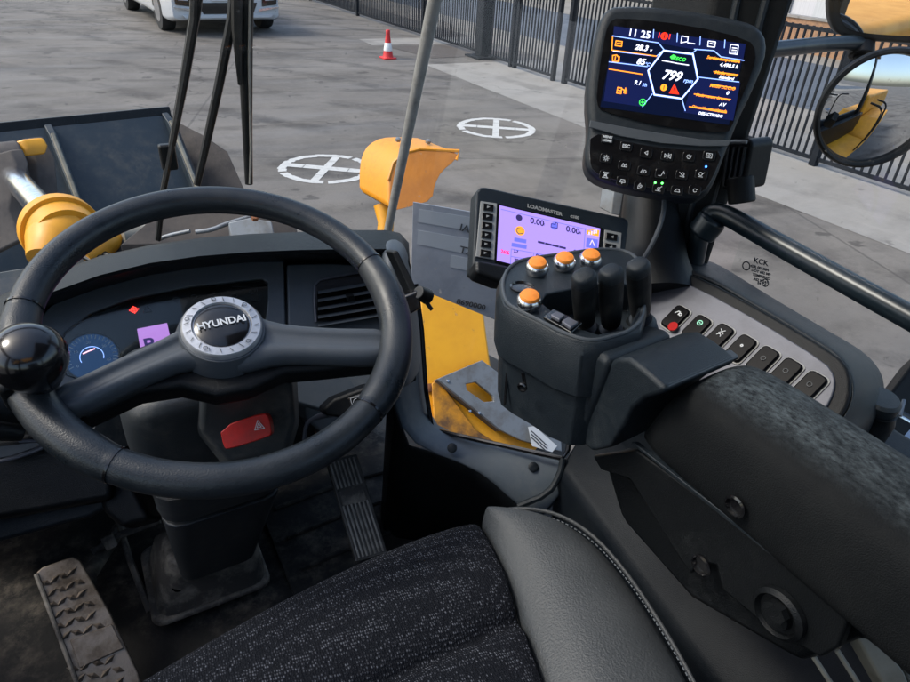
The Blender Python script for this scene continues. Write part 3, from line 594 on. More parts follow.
# ================================================================== OUTSIDE MIRRORS, WIPERS
mc = dp(877, 110, 1.55)
vd = (mc - CAM).normalized(); rd = V((-.10, -1.0, -.30)).normalized(); mn = (rd - vd).normalized()
rm = thing('round_mirror', 'round convex mirror with black rim showing the yellow loader side', 'mirror', mc)
mref = mn.cross(Z1).normalized(); mup = mref.cross(mn).normalized()
Rr = .128
prof_ = [(Rr * k / 10, .0 + (math.sqrt(.42 ** 2 - (Rr * k / 10) ** 2) - math.sqrt(.42 ** 2 - Rr ** 2))) for k in range(10, 0, -1)] + [(.0005, .42 - math.sqrt(.42 ** 2 - Rr ** 2))]
obj('mirror_glass', lathe(mc, mn, [(Rr, -.004)] + prof_, 64, ref=mref), M['mirror'], rm)
bm = bmesh.new(); loft([[mc + (mref * math.cos(a / 64 * 6.28318) + mup * math.sin(a / 64 * 6.28318)) * (Rr + .004 + .008 * math.cos(b / 8 * 6.28318)) + mn * (.002 + .01 * math.sin(b / 8 * 6.28318)) for b in range(8)] for a in range(65)], bm, caps=False)
obj('rim', bm, M['black'], rm)
obj('housing', lathe(mc - mn * .004, -mn, [(Rr + .004, 0), (Rr - .005, .03), (.06, .05), (.01, .055)], 40, ref=mref), M['black'], rm)
qm = dp(840, 33, 1.72)
rn = (V((-.40, -1.0, -.17)).normalized() - (qm - CAM).normalized()).normalized()
qf = Fr(qm, Z1.cross(rn), Z1 - rn * Z1.dot(rn))
rq = thing('square_mirror', 'large rounded rectangular mirror cut by the top right corner', 'mirror', qm)
mo = smoothpoly([(828, 4), (832, 30), (846, 39), (880, 43), (960, 47), (990, 40), (1000, -60), (990, -150), (850, -150), (836, -60)], 2)
obj('mirror_housing', prism(q2(qf, mo, -.05), qf.n * .05), M['black'], rq, bevel=.012)
mi = smoothpoly([(838, 2), (841, 23), (851, 31), (880, 35), (955, 38), (982, 34), (990, -60), (980, -142), (858, -142), (845, -60)], 2)
obj('mirror_glass', prism(q2(qf, mi, .001), qf.n * .002), M['mirror'], rq)
ma = thing('mirror_arm', 'dark horizontal tube carrying the two outside mirrors', 'bracket', dp(800, 48, 1.75))
obj('tube', tube([dp(740, 53, 1.5), dp(788, 48, 1.6), dp(830, 44, 1.7), dp(868, 42, 1.75)], .019, n=16, smooth=1), M['railm'], ma)
obj('upright', tube([dp(862, 20, 1.8), dp(864, 48, 1.78), dp(858, 60, 1.75), dp(868, 82, 1.7)], .016, n=14, smooth=1), M['black'], ma)
obj('clamp', tube([dp(862, 38, 1.75), dp(861, 56, 1.75)], .032, n=16), M['black'], ma, bevel=.005)
def wp(x, y, Y=1.375): return yp(x, y, Y)
w1 = thing('windscreen_wiper', 'single leaning black wiper arm and blade, left of the wiper pair', 'wiper', wp(165, 190), group='wipers on the windscreen')
obj('arm', tube([wp(200, -30), wp(196, 8), wp(186, 70), wp(171, 150), wp(163, 192), wp(158, 240)], [.010, .010, .009, .007, .006, .006], n=8), M['black'], w1)
obj('blade', tube([wp(194, -30, 1.36), wp(193, 20, 1.36), wp(178, 110, 1.36), wp(166, 175, 1.36), wp(161, 196, 1.36)], [.006, .007, .006, .005, .004], n=6), M['rubber'], w1)
obj('joint', box(wp(168, 157, 1.37), (.03, .02, .05)), M['black'], w1, bevel=.005)
w2 = thing('windscreen_wiper', 'right pair of black wiper arms crossing above the wheel', 'wiper', wp(230, 190), group='wipers on the windscreen')
obj('arm', tube([wp(236, -30), wp(232, 20), wp(218, 90), wp(205, 150), wp(197, 185)], [.010, .010, .009, .008, .007], n=8), M['black'], w2)
obj('blade', tube([wp(237, -30, 1.36), wp(237, 30, 1.36), wp(240, 85, 1.36)], [.012, .010, .004], n=8), M['rubber'], w2)
obj('arm', tube([wp(245, -30), wp(245, 40), wp(247, 120), wp(249, 184)], [.017, .0145, .0105, .008], n=10), M['black'], w2)
obj('washer_hose', tube([wp(250, -30, 1.36), wp(249, 60, 1.36), wp(251, 150, 1.36), wp(250, 184, 1.36)], .0025, n=6), M['rod'], w2)

# ================================================================== DASHBOARD
db = thing('dashboard', 'curved black dashboard with cluster and vent behind the steering wheel', 'dashboard', (.15, 1.1, 2.3))
xsA = [(-60, 325), (10, 291), (55, 272), (100, 256), (150, 245), (200, 238), (250, 234), (300, 232), (350, 230), (385, 230), (400, 233), (409, 243)]
xsB = [(-60, 345), (10, 310), (55, 291), (100, 275), (150, 263), (200, 256), (250, 252), (300, 250), (350, 249), (385, 249), (400, 253), (410, 263)]
xsC = [(-60, 360), (10, 326), (55, 305), (100, 289), (150, 276), (200, 268), (250, 263), (300, 262), (350, 262), (385, 266), (400, 272), (411, 284)]
xsD = [(-60, 440), (10, 424), (55, 422), (100, 424), (150, 416), (200, 410), (250, 404), (300, 400), (350, 396), (385, 392), (402, 388), (416, 380)]
cv = [0, 0, 0, 0, 0, 0, 0, 0, .0, .01, .03, .05]
rA = [yp(*p, 1.05 + .0 * c) for p, c in zip(xsA, cv)]
rA2 = [yp(p[0], p[1] + 3, 1.03) for p in xsA]
rB = [yp(*p, .955) for p in xsB]; rB2 = [yp(p[0], p[1] + 3.5, .955) for p in xsB]
fn_ = V((0, -.70, .714)).normalized(); pf = yp(170, 340, .955)
rC = [pp(*p, pf, fn_) for p in xsC]
rD = [pp(*p, pf, fn_) for p in xsD]
back = [p + V((0, .05, -.06)) for p in rA]; bot = [V((p.x, p.y + .16, 2.3)) for p in rA]
obj('hood', grid([back, rA, rA2, rB, rB2, rC], None), M['black'], db, solid=.004)
obj('back_panel', grid([bot, back]), M['black'], db, solid=.004)
obj('fascia', grid([rC, [a.lerp(b, .5) for a, b in zip(rC, rD)], rD, [p + V((0, .12, -.10)) for p in rD]]), M['black'], db, solid=.004)
df = Fr(pf, X1, fn_.cross(X1))
# blue grey bezel, dark lens
bez = [(30, 330), (50, 306), (75, 292), (110, 280), (160, 269), (220, 261), (284, 258), (286, 330), (284, 372), (200, 390), (100, 408), (40, 400)]
lens = [(58, 345), (66, 332), (90, 314), (130, 299), (190, 287), (262, 279), (268, 283), (268, 300), (262, 345), (180, 365), (80, 380), (60, 372)]
bm = bmesh.new(); vo = [bm.verts.new(df.p(*p, .008)) for p in bez]; vi = [bm.verts.new(df.p(*p, .008)) for p in lens]
eo = [bm.edges.new((vo[i], vo[(i + 1) % len(vo)])) for i in range(len(vo))]; ei = [bm.edges.new((vi[i], vi[(i + 1) % len(vi)])) for i in range(len(vi))]
bmesh.ops.triangle_fill(bm, edges=eo + ei, use_beauty=True, normal=fn_)
r_ = bmesh.ops.extrude_face_region(bm, geom=bm.faces[:]); bmesh.ops.translate(bm, verts=[v for v in r_['geom'] if isinstance(v, bmesh.types.BMVert)], vec=-fn_ * .007)
obj('bezel', bm, M['dashp'], db, bevel=.003)
cl = obj('cluster_lens', prism([df.p(*p, .0025) for p in lens], -fn_ * .002), M['gloss'], db)
fz = Fr(df.p(92, 352, .0028), X1, fn_.cross(X1))
def cp2(x, y): return fz.uv(x, y, 0)
gu, gv = cp2(92, 357)
obj('gauge_face', prism([fz.w(u, v, .0) for u, v in circ(gu, gv, .036, 32)[:-1]], fn_ * .0008), M['gaugeb'], cl)
obj('gauge_ring', strokes(fz, [circ(gu, gv, .036, 40)], .0025, .001), M['panelg'], cl)
obj('gauge_ticks', strokes(fz, [[(gu + .028 * math.cos(a), gv + .028 * math.sin(a)), (gu + .033 * math.cos(a), gv + .033 * math.sin(a))] for a in [math.radians(-20 + k * 10) for k in range(23)]], .0012, .001), M['white'], cl)
for k_, s_ in enumerate(('0', '10', '20', '30', '40')):
    a_g = math.radians(205 - k_ * 57); ftext('gauge_number', s_, fz, gu + .0225 * math.cos(a_g), gv + .0225 * math.sin(a_g) - .002, .006, M['white'], cl, h=.0015, align='CENTER', ext=.0001)
obj('gauge_arc', strokes(fz, [circ(gu, gv, .0155, 30, -20, 200)], .0008, .001), M['scr_l'], cl)
obj('gauge_needle', strokes(fz, [[(gu - .01, gv + .007), (gu - .003, gv + .009), (gu + .006, gv + .011)]], .0016, .0022), emit('needle_glow', (1, .45, .6), 1.2), cl)
u, v = cp2(134, 310); obj('warning_lamp', strokes(fz, [circ(u, v, .0040, 16), [(u - .0065, v), (u + .0065, v)], [(u, v - .0055), (u, v + .0055)]], .0013, .001), M['led_r'], cl)
u, v = cp2(147, 309); obj('warning_triangle', strokes(fz, [[(u - .006, v - .005), (u + .006, v - .005), (u, v + .006), (u - .006, v - .005)], [(u, v - .002), (u, v + .002)]], .0009, .001), M['panelg'], cl)
gb = [(137, 329), (167, 323), (172, 345), (160, 352), (142, 358)]
gd = obj('gear_display', prism([fz.p(*p, .0012) for p in gb], fn_ * .0008), M['pur'], cl)
u, v = cp2(145, 351); ftext('gear_letter', 'P', fz, u, v, .026, M['s2k'], cl, h=.0026, sx=1.15, bold=.0006)
obj('tell_tales', strokes(fz, [circ(*cp2(x, y), .005, 10, ry=.0035) for x, y in ((176, 300), (194, 297), (214, 294), (234, 296), (252, 292))] + [[cp2(186, 312), cp2(200, 306), cp2(205, 300)], [cp2(232, 287), cp2(256, 288), cp2(260, 300), cp2(240, 304)]], .0007, .001), M['panelg'], cl)
obj('lens_cover', prism([df.p(*p, .0065) for p in lens], fn_ * .001), M['glass'], cl)
# right part of the fascia: trim panel with the air vent
dv = Fr(df.p(340, 320, .007), X1, df.ey)
obj('vent_panel', prism([dv.p(*p) for p in ((287, 264), (330, 263), (383, 266), (400, 280), (408, 330), (402, 398), (330, 412), (289, 400))], -dv.n * .02), M['dashp'], db, bevel=.004)
vt = obj('air_vent', prism([dv.p(*p, .001) for p in ((316, 282), (375, 271), (383, 280), (386, 318), (316, 322))], dv.n * .002), M['gloss'], db, bevel=.001)
obj('vent_frame', tube([dv.p(*p, .004) for p in ((316, 322), (314.5, 300), (315, 285), (320, 280), (350, 274), (376, 270), (384, 276), (387, 318))], .0022, n=8), M['silver'], vt)
for i in range(5):
    y0 = 291 + i * 8.2; o_ = dv.n * .002
    obj('louvre', prism([dv.p(318, y0, .003), dv.p(383, y0 - 11, .003), dv.p(384, y0 - 8, .016), dv.p(318, y0 + 3.2, .016)], dv.n * .0015), M['dashp'], vt, bevel=.0005)
obj('vent_tab', box(dv.p(350, 297, .016), (.012, .012, .012)), M['black'], vt, bevel=.002)
# right end of the dashboard
obj('end_cap', loft([[dp(*p, t) for p, t in zip(r, (1.16, 1.10, 1.10, 1.18, 1.24))] for r in (
    [(378, 232), (380, 250), (398, 250), (410, 242), (398, 231)],
    [(380, 262), (382, 280), (404, 284), (414, 272), (404, 250)],
    [(384, 300), (386, 320), (408, 325), (419, 315), (414, 290)],
    [(380, 350), (384, 372), (408, 376), (422, 355), (420, 330)],
    [(380, 380), (388, 396), (406, 396), (423, 384), (422, 360)])]), M['dashp'], db, sub=2)
ck = thing('dash_clip', 'small black device clipped to the right end of the dashboard', 'clip', dp(414, 300, 1.02))
obj('bar', prism([dp(x, y, 1.05) for x, y in ((392, 252), (398, 250), (418, 290), (412, 296))], (0, .03, -.01)), M['black'], ck, bevel=.003)
obj('body', prism([dp(x, y, 1.03) for x, y in ((403, 296), (418, 290), (422, 308), (408, 316))], (.01, .03, -.01)), M['gloss'], ck, bevel=.004)
obj('knob', tube([dp(418, 292, 1.03), dp(428, 297, 1.05)], [.011, .013], n=14), M['rubber'], ck, bevel=.002)
obj('lever', tube([dp(425, 300, 1.04), dp(432, 310, 1.04)], [.004, .003], n=8), M['black'], ck)
# lower part of the dash: below the spokes
obj('knee_panel', prism([dp(x, y, 1.10) for x, y in ((302, 372), (382, 352), (392, 400), (372, 430), (330, 440), (306, 420))], (.0, .05, -.03)), M['dashp'], db, bevel=.006)
obj('lower_panel', prism([dp(x, y, 1.20) for x, y in ((-40, 395), (118, 360), (300, 350), (318, 440), (300, 470), (116, 470), (60, 470), (-40, 500))], (.0, .05, -.03)), M['black'], db, bevel=.006)
# left lower console by the column
lc = thing('left_console', 'dark stepped trim box left of the steering column', 'console', dp(40, 480, 1.0))
obj('upper_box', loft([[dp(x, y, 1.04) for x, y in ((-60, 440), (60, 432), (112, 470), (112, 500), (-60, 530))], [dp(x, y, 1.22) for x, y in ((-60, 420), (80, 415), (130, 455), (135, 500), (-60, 530))]]), M['black'], lc, bevel=.012)
obj('lower_box', prism([dp(x, y, 1.08) for x, y in ((-60, 498), (116, 470), (128, 500), (90, 520), (-60, 560))], (0, .12, -.05)), M['trim'], lc, bevel=.012)
obj('frame_strip', tube([dp(-20, 464, 1.01), dp(8, 460, 1.01), (dp(40, 449, 1.01)), dp(47, 444, 1.01), dp(44, 440, 1.01), dp(20, 441, 1.02)], .0035, n=8, smooth=1), M['silver'], lc)
obj('inner_tray', prism([dp(x, y, 1.015) for x, y in ((-30, 449), (38, 441), (43, 445), (10, 457), (-30, 461))], (0, .005, -.01)), M['panelg'], lc, bevel=.002)
sl = thing('shift_stalk', 'thick black stalk poking out left under the rim', 'stalk', dp(20, 425, .85))
obj('stalk', tube([dp(-40, 398, .80), dp(0, 408, .82), dp(30, 415, .85), dp(48, 420, .88)], [.016, .016, .013, .010], n=16), M['black'], sl)
obj('grip', tube([dp(-50, 420, .83), dp(-5, 428, .84), dp(24, 432, .86)], [.016, .017, .012], n=16), M['rubber'], sl, bevel=.002)

# ================================================================== STEERING COLUMN
sc = thing('steering_column', 'black steering column with red button and dusty boot under the wheel', 'column', zp(212, 585, 2.06))
def cring(l, r, y0, y1, Yf, dep, r_=.25, n=3):
    """rounded rectangular ring: front-left px (l,y0), front-right px (r,y1) at depth plane Yf, going dep forward"""
    a = yp(l, y0, Yf); b = yp(r, y1, Yf); z_ = (a.z + b.z) / 2; wd = b.x - a.x; cx_ = (a.x + b.x) / 2
    return [V((cx_ + u, Yf + dep / 2 + v, z_ + .0)) for u, v in rrect(wd, dep, min(wd, dep) * r_, n)]
obj('shroud', loft([cring(150, 275, 395, 375, .69, .13), cring(124, 294, 410, 388, .675, .16), cring(120, 300, 430, 400, .68, .17), cring(128, 302, 458, 430, .70, .16), cring(140, 297, 486, 465, .725, .14)]), M['colm'], sc, sub=1)
obj('shroud_face', loft([[dp(x, y, t) for x, y, t in ((205, 372, .715), (272, 360, .715), (292, 380, .73), (295, 420, .77), (286, 452, .80), (228, 462, .80), (200, 430, .77))], [dp(x, y, t + .05) for x, y, t in ((200, 370, .715), (276, 356, .715), (298, 378, .73), (300, 424, .77), (290, 458, .80), (224, 468, .80), (196, 432, .77))]]), M['colm'], sc, bevel=.006)
hf = Fr(dp(249, 429, .745), dp(273, 420, .745) - dp(225, 430, .745), V((0, .55, .83)))
hz = obj('hazard_button', prism(q2(hf, smoothpoly([(223, 426), (266, 411), (272, 415), (275, 431), (272, 435), (231, 448), (227, 445)], 1), .0), hf.n * .012), M['hazard'], sc, bevel=.003, seg=3)
u, v = hf.uv(259, 425, .012); obj('hazard_symbol', strokes(hf, [[(u - .0055, v - .0045), (u + .0055, v - .0045), (u, v + .0055), (u - .0055, v - .0045)], [(u - .0025, v - .0025), (u + .0025, v - .0025), (u, v + .002), (u - .0025, v - .0025)]], .0007, .0125), M['white'], hz)
obj('side_bellows', lathe(dp(112, 424, .86), dp(98, 408, .90) - dp(122, 434, .84), [q for i in range(6) for q in ((.028 - i * .002, i * .008 - .02), (.031 - i * .002, i * .008 - .016), (.026 - i * .002, i * .008 - .013))], 24), M['colm'], sc)
obj('screw', lathe(dp(92, 412, .86), (-1, -.6, .5), [(.005, 0), (.005, .006)], 8), M['chrome'], sc)
rg = [cring(150, 292, 476 + i * 7 + dx, 470 + i * 7 + dx, .728 + i * .006, .13 - i * .004) for i in range(4) for dx in (0,)]
bl_ = []
for i in range(4):
    for o_, q in ((0, 0), (.006, 3.5)):
        l = 150 + i * 2 + (3 if q else 0); r = 294 - i * 1.5 - (3 if q else 0); bl_.append(cring(l, r, 489 + i * 6.5 + q, 482 + i * 6.5 + q, .735 + i * .008 + o_, .135))
obj('bellows', loft(bl_), M['colm'], sc)
obj('lower_cover', loft([cring(160, 286, 514, 510, .785, .12), cring(163, 283, 522, 517, .79, .12), cring(178, 262, 568, 556, .845, .09), cring(181, 258, 576, 566, .855, .08)]), M['colm'], sc, bevel=.004)
obj('boot', loft([cring(166, 256, 556, 550, .875, .10, .3), cring(158, 264, 572, 566, .875, .14, .25), cring(156, 268, 594, 584, .87, .16, .2), cring(155, 271, 612, 596, .865, .17, .15)]), M['dirty'], sc, bevel=.008)
bpl = obj('base_plate', loft([cring(150, 274, 611, 595, .860, .19, .12), cring(148, 276, 616, 600, .857, .20, .12)]), M['dirty'], sc, bevel=.004)
obj('bolt_hole', lathe(dp(178, 585, 1.17), (0, -.8, .5), [(.011, -.02), (.011, .004)], 14), M['gloss'], sc)
obj('side_box', loft([[dp(x, y, 1.06) for x, y in ((92, 470), (128, 478), (150, 520), (122, 528), (104, 512))], [dp(x, y, 1.16) for x, y in ((92, 470), (150, 470), (165, 520), (130, 530), (104, 512))]]), M['black'], sc, bevel=.01)
obj('stiffener', tube([dp(150, 612, 1.2), dp(130, 560, 1.27), dp(118, 520, 1.32)], .006, n=6), M['dirty'], sc)
lk = thing('pedal_linkage', 'small dark shaft with square clip left of the column boot', 'linkage', dp(120, 535, 1.3))
obj('shaft', tube([dp(92, 552, 1.25), dp(120, 535, 1.28), dp(160, 520, 1.3)], .007, n=8), M['dirty'], lk)
obj('clip', prism([dp(x, y, 1.25) for x, y in ((100, 539), (112, 534), (118, 546), (107, 552))], (0, .02, -.01)), M['dirty'], lk, bevel=.003)
rs = thing('indicator_stalk', 'thin control stalk with a square marked pad right of the column', 'stalk', dp(345, 405, .95))
obj('stalk', tube([dp(304, 440, .98), dp(306, 424, .97), dp(312, 419, .97), dp(326, 414, .96), dp(340, 409, .95)], [.003, .003, .003, .006, .01], n=10, smooth=1), M['silver'], rs)
obj('head', prism([dp(x, y, .94) for x, y in ((322, 410), (334, 399), (370, 385), (382, 392), (374, 412), (340, 418), (326, 416))], (0, .025, -.012)), M['black'], rs, bevel=.005)
rf = Fr(dp(357, 401, .932), dp(366, 398, .932) - dp(348, 404, .932), V((0, .6, .8)))
obj('pad', prism(q2(rf, ((348, 398), (362, 393), (366, 405), (351, 410))), rf.n * .003), M['gloss'], rs, bevel=.001)
u, v = rf.uv(357, 401.5); obj('pad_mark', strokes(rf, [circ(u, v, .0045, 10, 20, 200), [(u - .005, v - .004), (u + .005, v - .004)], [(u - .007, v - .007), (u + .007, v - .007), (u + .007, v + .007), (u - .007, v + .007), (u - .007, v - .007)]], .0009, .0035), M['white'], rs)

# ================================================================== STEERING WHEEL
Wn = V((0, -.378, .926)); Wc = V((.093, .644, 2.786)); wf = Fr(Wc, X1, Wn.cross(X1))
sw = thing('steering_wheel', 'black two spoke steering wheel with spinner knob', 'steering wheel', Wc - Wn * .06)
bm = bmesh.new(); RR, TR = .1875, .0165
def torus(bm, R_, r, h=0, nn=128, kk=20, a0=0, a1=360, close=True):
    rings = []
    for i in range(nn + (0 if close else 1)):
        a = math.radians(a0 + (a1 - a0) * i / nn)
        rings.append([wf.w((R_ + r * math.cos(b)) * math.cos(a), (R_ + r * math.cos(b)) * math.sin(a), h + r * math.sin(b)) for b in [j / kk * 6.28318 for j in range(kk)]])
    if close: rings.append(rings[0])
    loft(rings, bm, caps=not close)
    bmesh.ops.remove_doubles(bm, verts=bm.verts, dist=1e-6); return bm
rim = obj('rim', torus(bm, RR, TR), M['rim'], sw)
def ang(x, y): u, v = wf.uv(x, y); return math.degrees(math.atan2(v, u))
for x, y in ((376, 262), (118, 462), (374, 415), (22, 308)):
    a = ang(x, y)
    obj('grip_seam', torus(bmesh.new(), RR, TR + .0009, 0, 2, 24, a - .35, a + .35, False), M['gloss'], rim)
# thicker hand grips between the seams
def grip(a0, a1):
    rings = []
    for i in range(25):
        f = i / 24; a = math.radians(a0 + (a1 - a0) * f); r = TR + .0022 * min(1, 8 * f, 8 * (1 - f))
        rings.append([wf.w((RR + r * math.cos(b)) * math.cos(a), (RR + r * math.cos(b)) * math.sin(a), r * math.sin(b) - .0006) for b in [j / 20 * 6.28318 for j in range(20)]])
    obj('hand_grip', loft(rings), M['rim'], rim)
grip(ang(374, 415), ang(376, 262)); a_ = ang(22, 308); b_ = ang(118, 462) % 360; grip(a_, b_)
def spoke(up, dn, m_, h0, h1, nm):
    """rows of top edge and bottom edge pixels, lofted with a raised, rounded section"""
    rr = []
    for (a, b) in zip(up, dn):
        A = V((*wf.uv(*a, h1), 0)); B = V((*wf.uv(*b, h1), 0)); ring = []
        for f, h in ((0, h0), (0.0, h0 + (h1 - h0) * .6), (.10, h1 - .001), (.30, h1 - .0005), (.36, h1 - .004), (.5, h1 - .0045), (.64, h1 - .004), (.70, h1 - .0005), (.93, h1 - .002), (1.0, h0 + (h1 - h0) * .5), (1.0, h0)):
            p = A.lerp(B, f); ring.append(wf.w(p.x, p.y, h))
        rr.append(ring)
    return obj(nm, loft(rr), m_, sw, sub=1)
spoke([(212, 314), (240, 303), (258, 311), (278, 319), (320, 323), (360, 324), (392, 322)], [(208, 362), (240, 366), (262, 359), (284, 354), (320, 355), (360, 357), (394, 358)], M['spoke'], -.022, .006, 'spoke')
spoke([(232, 314), (200, 310), (184, 320), (165, 333), (120, 352), (80, 372), (42, 386)], [(238, 363), (208, 362), (190, 359), (170, 365), (125, 383), (90, 402), (58, 416)], M['spoke'], -.022, .006, 'spoke')
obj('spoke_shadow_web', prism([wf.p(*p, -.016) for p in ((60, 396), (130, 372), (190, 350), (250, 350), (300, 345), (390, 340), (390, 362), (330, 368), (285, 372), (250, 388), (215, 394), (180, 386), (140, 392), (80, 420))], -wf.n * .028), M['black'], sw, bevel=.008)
hu, hv = wf.uv(222, 325, .012)
hub = obj('hub', lathe(wf.w(hu, hv, -.03), Wn, [(.05, -.02), (.048, .02), (.043, .036)], 48), M['spoke'], sw)
obj('hub_ring', lathe(wf.w(hu, hv, .0), Wn, [(.0405, 0), (.0405, .010), (.0385, .0125), (.030, .0135), (.0285, .011)], 64), M['ringm'], hub)
obj('hub_badge', lathe(wf.w(hu, hv, .004), Wn, [(.0275, 0), (.0275, .0085), (.024, .0105), (.014, .0118), (.001, .0122)], 48), M['gloss'], hub)
hfr = Fr(wf.w(hu, hv, .0), X1 , Wn.cross(X1))
ftext('hub_lettering', 'HYUNDAI', hfr, 0, -.0042, .0122, M['white'], hub, h=.0172, align='CENTER', sx=.90, bold=.0003)
ri = []
for k in range(20):
    a = k / 20 * 6.28318; L1 = .0325 if k % 2 else .0310
    ri.append([(L1 * math.cos(a), L1 * math.sin(a)), (.0365 * math.cos(a + .06), .0365 * math.sin(a + .06))])
ri += [circ(.0345 * math.cos(a), .0345 * math.sin(a), .0022, 8) for a in (.6, 1.57, 2.7, 4.0, 5.3)]
obj('ring_markings', strokes(hfr, ri, .0006, .0138, .0003), M['panelg'], hub)
# spinner knob
kc = dp(29, 357, .575); ku, kv = wf.uv(29, 357)
kn = obj('spinner_knob', lathe(kc, Wn, [(.006, -.030), (.018, -.028), (.026, -.020), (.0305, -.006), (.0308, .002), (.029, .011), (.024, .019), (.016, .0245), (.007, .0268), (.001, .0272)], 48), M['gloss'], sw)
base = Wc + X1 * -RR * .975 + wf.ey * RR * -.12
obj('knob_stem', tube([kc - Wn * .028, kc - Wn * .045, base + Wn * .02, base + Wn * .012], [.014, .013, .012, .016], n=20), M['spoke'], sw)
obj('knob_collar', tube([kc - Wn * .034, kc - Wn * .024], [.020, .022], n=28), M['gloss'], sw, bevel=.002)
obj('knob_clamp', box(base, (.045, .05, .045), None, (wf.ex, wf.ey, wf.n)), M['black'], sw, bevel=.008)
# ================================================================== DISPLAYS
mf = Fr((.716, .677, 2.999), (.773, -.632, -.052), (.344, .349, .871))
mon = thing('cab_monitor', 'tall black monitor with lit blue screen and keypad on the right pillar', 'monitor', mf.w(0, -.06, -.05))
out = [(606, 8), (618, 3), (680, 6), (745, 18), (762, 26), (769, 40), (767, 60), (752, 95), (742, 115), (728, 150), (718, 178), (708, 196), (695, 199), (650, 193), (610, 184), (592, 176), (585, 165), (585, 150), (589, 130), (586, 95), (590, 60), (598, 22)]
so_ = smoothpoly(out, 1)
obj('housing', prism(q2(mf, so_, -.055), mf.n * .055), M['trim'], mon, bevel=.012, seg=4)
inn = smoothpoly([(608, 24), (618, 18), (690, 26), (748, 40), (756, 52), (751, 75), (737, 108), (731, 130), (722, 134), (660, 127), (602, 112), (596, 104), (598, 80), (603, 45)], 1)
fc = obj('screen_glass', prism(q2(mf, inn, .0005), mf.n * .0015), M['gloss'], mon)
scn = [(615, 27), (745, 45), (728.5, 125.6), (600, 107.5)]
sr = obj('screen', prism(q2(mf, scn, .0021), mf.n * .0004), M['scr'], mon)
def zz(a, b): return mf.uv(585 + a / 3.59, 10 + b / 3.59)
H_ = .0027
def mfill(nm, m_, pts, h=H_): return obj(nm, prism([mf.w(*zz(*p), h) for p in pts], mf.n * .0002), m_, sr, smooth=False)
mfill('screen_band', M['scr_navy'], [(103, 62), (575, 126), (566, 180), (490, 172), (460, 145), (390, 145), (280, 125), (100, 100)])
mfill('screen_field', M['scr_navy'], [(86, 180), (225, 205), (240, 300), (200, 350), (66, 330)])
mfill('screen_field', M['scr_navy'], [(400, 240), (555, 265), (530, 400), (352, 370), (372, 300)])
for l in ([(97, 97), (180, 110), (262, 122), (284, 150)], [(100, 152), (255, 170), (275, 152)], [(390, 145), (460, 150), (485, 172), (568, 185)], [(85, 190), (222, 207)], [(405, 245), (550, 262)], [(240, 305), (205, 350)], [(345, 320), (358, 365)], [(382, 160), (400, 145)], [(245, 75), (243, 105)], [(330, 88), (328, 118)], [(412, 100), (410, 130)], [(500, 112), (498, 140)]): obj('screen_line', strokes(mf, [[zz(*p) for p in l]], .0009, .0031), M['scr_l'], sr, smooth=False)
obj('screen_hexagon', strokes(mf, [[zz(*p) for p in ((225, 222), (280, 150), (385, 163), (403, 252), (345, 322), (247, 308), (225, 222))]], .0022, .0033), M['scr_l'], sr, smooth=False)
obj('screen_hexagon_core', strokes(mf, [[zz(*p) for p in ((225, 222), (280, 150), (385, 163), (403, 252), (345, 322), (247, 308), (225, 222))]], .0009, .0037), M['scr_w'], sr, smooth=False)
for l in ([(98, 100), (95, 148), (255, 170)], [(85, 216), (205, 235)], [(445, 175), (552, 190)], [(460, 225), (545, 237)], [(450, 270), (535, 285)], [(390, 305), (520, 325)], [(372, 350), (505, 372)]): obj('orange_rule', strokes(mf, [[zz(*p) for p in l]], .0012, .0031), M['scr_o'], sr, smooth=False)
def mt(s, a, b, sz, m_, sh=.25, sx=1.0, al='LEFT', bold=.00012):
    u, v = zz(a, b); ftext('screen_text', s, mf, u, v, sz, m_, sr, h=.0034, shear=sh, sx=sx, align=al, ext=.0001, bold=bold)
mt('11 25', 150, 96, .0135, M['scr_w'], .0, 1.0); mt('799', 272, 250, .0175, M['scr_w'], .3, .95, bold=.0004); mt('rpm', 350, 262, .0075, M['scr_l'])
mt('28.3', 176, 145, .010, M['scr_w'], bold=.0003); mt('v', 230, 153, .006, M['scr_w']); mt('85', 182, 197, .011, M['scr_w'], bold=.0003); mt('°C', 212, 203, .006, M['scr_l'])
mt('9.1', 172, 270, .008, M['scr_w']); mt('l/h', 203, 277, .006, M['scr_l'])
mt('ECO', 322, 184, .0065, M['scr_g']); 
mt('Service temperatura', 552, 194, .0058, M['scr_o'], al='RIGHT', sx=.9); mt('4,490.5 h', 545, 214, .0064, M['scr_w'], al='RIGHT')
mt('Modo motor', 545, 243, .0057, M['scr_o'], al='RIGHT'); mt('Standard', 530, 256, .0054, M['scr_w'], al='RIGHT')
mt('Modo I.C.C.O', 535, 292, .0057, M['scr_o'], al='RIGHT'); mt('0', 512, 308, .0065, M['scr_w'], al='RIGHT')
mt('Modo transm. de agarre', 516, 329, .0050, M['scr_o'], al='RIGHT', sx=.9); mt('AV', 500, 350, .0062, M['scr_w'], al='RIGHT')
mt('Dirección amortiguada', 505, 372, .0052, M['scr_o'], al='RIGHT', sx=.95); mt('DESACTIVADO', 490, 390, .0052, M['scr_w'], al='RIGHT', sx=.9)
def disc(nm, a, b, r, m_, h=.0033, n=20):
    u, v = zz(a, b); return obj(nm, prism([mf.w(x, y, h) for x, y in circ(u, v, r, n)[:-1]], mf.n * .0002), m_, sr, smooth=False)
disc('stop_icon', 283, 98, .0048, M['scr_r']); u, v = zz(283, 98)
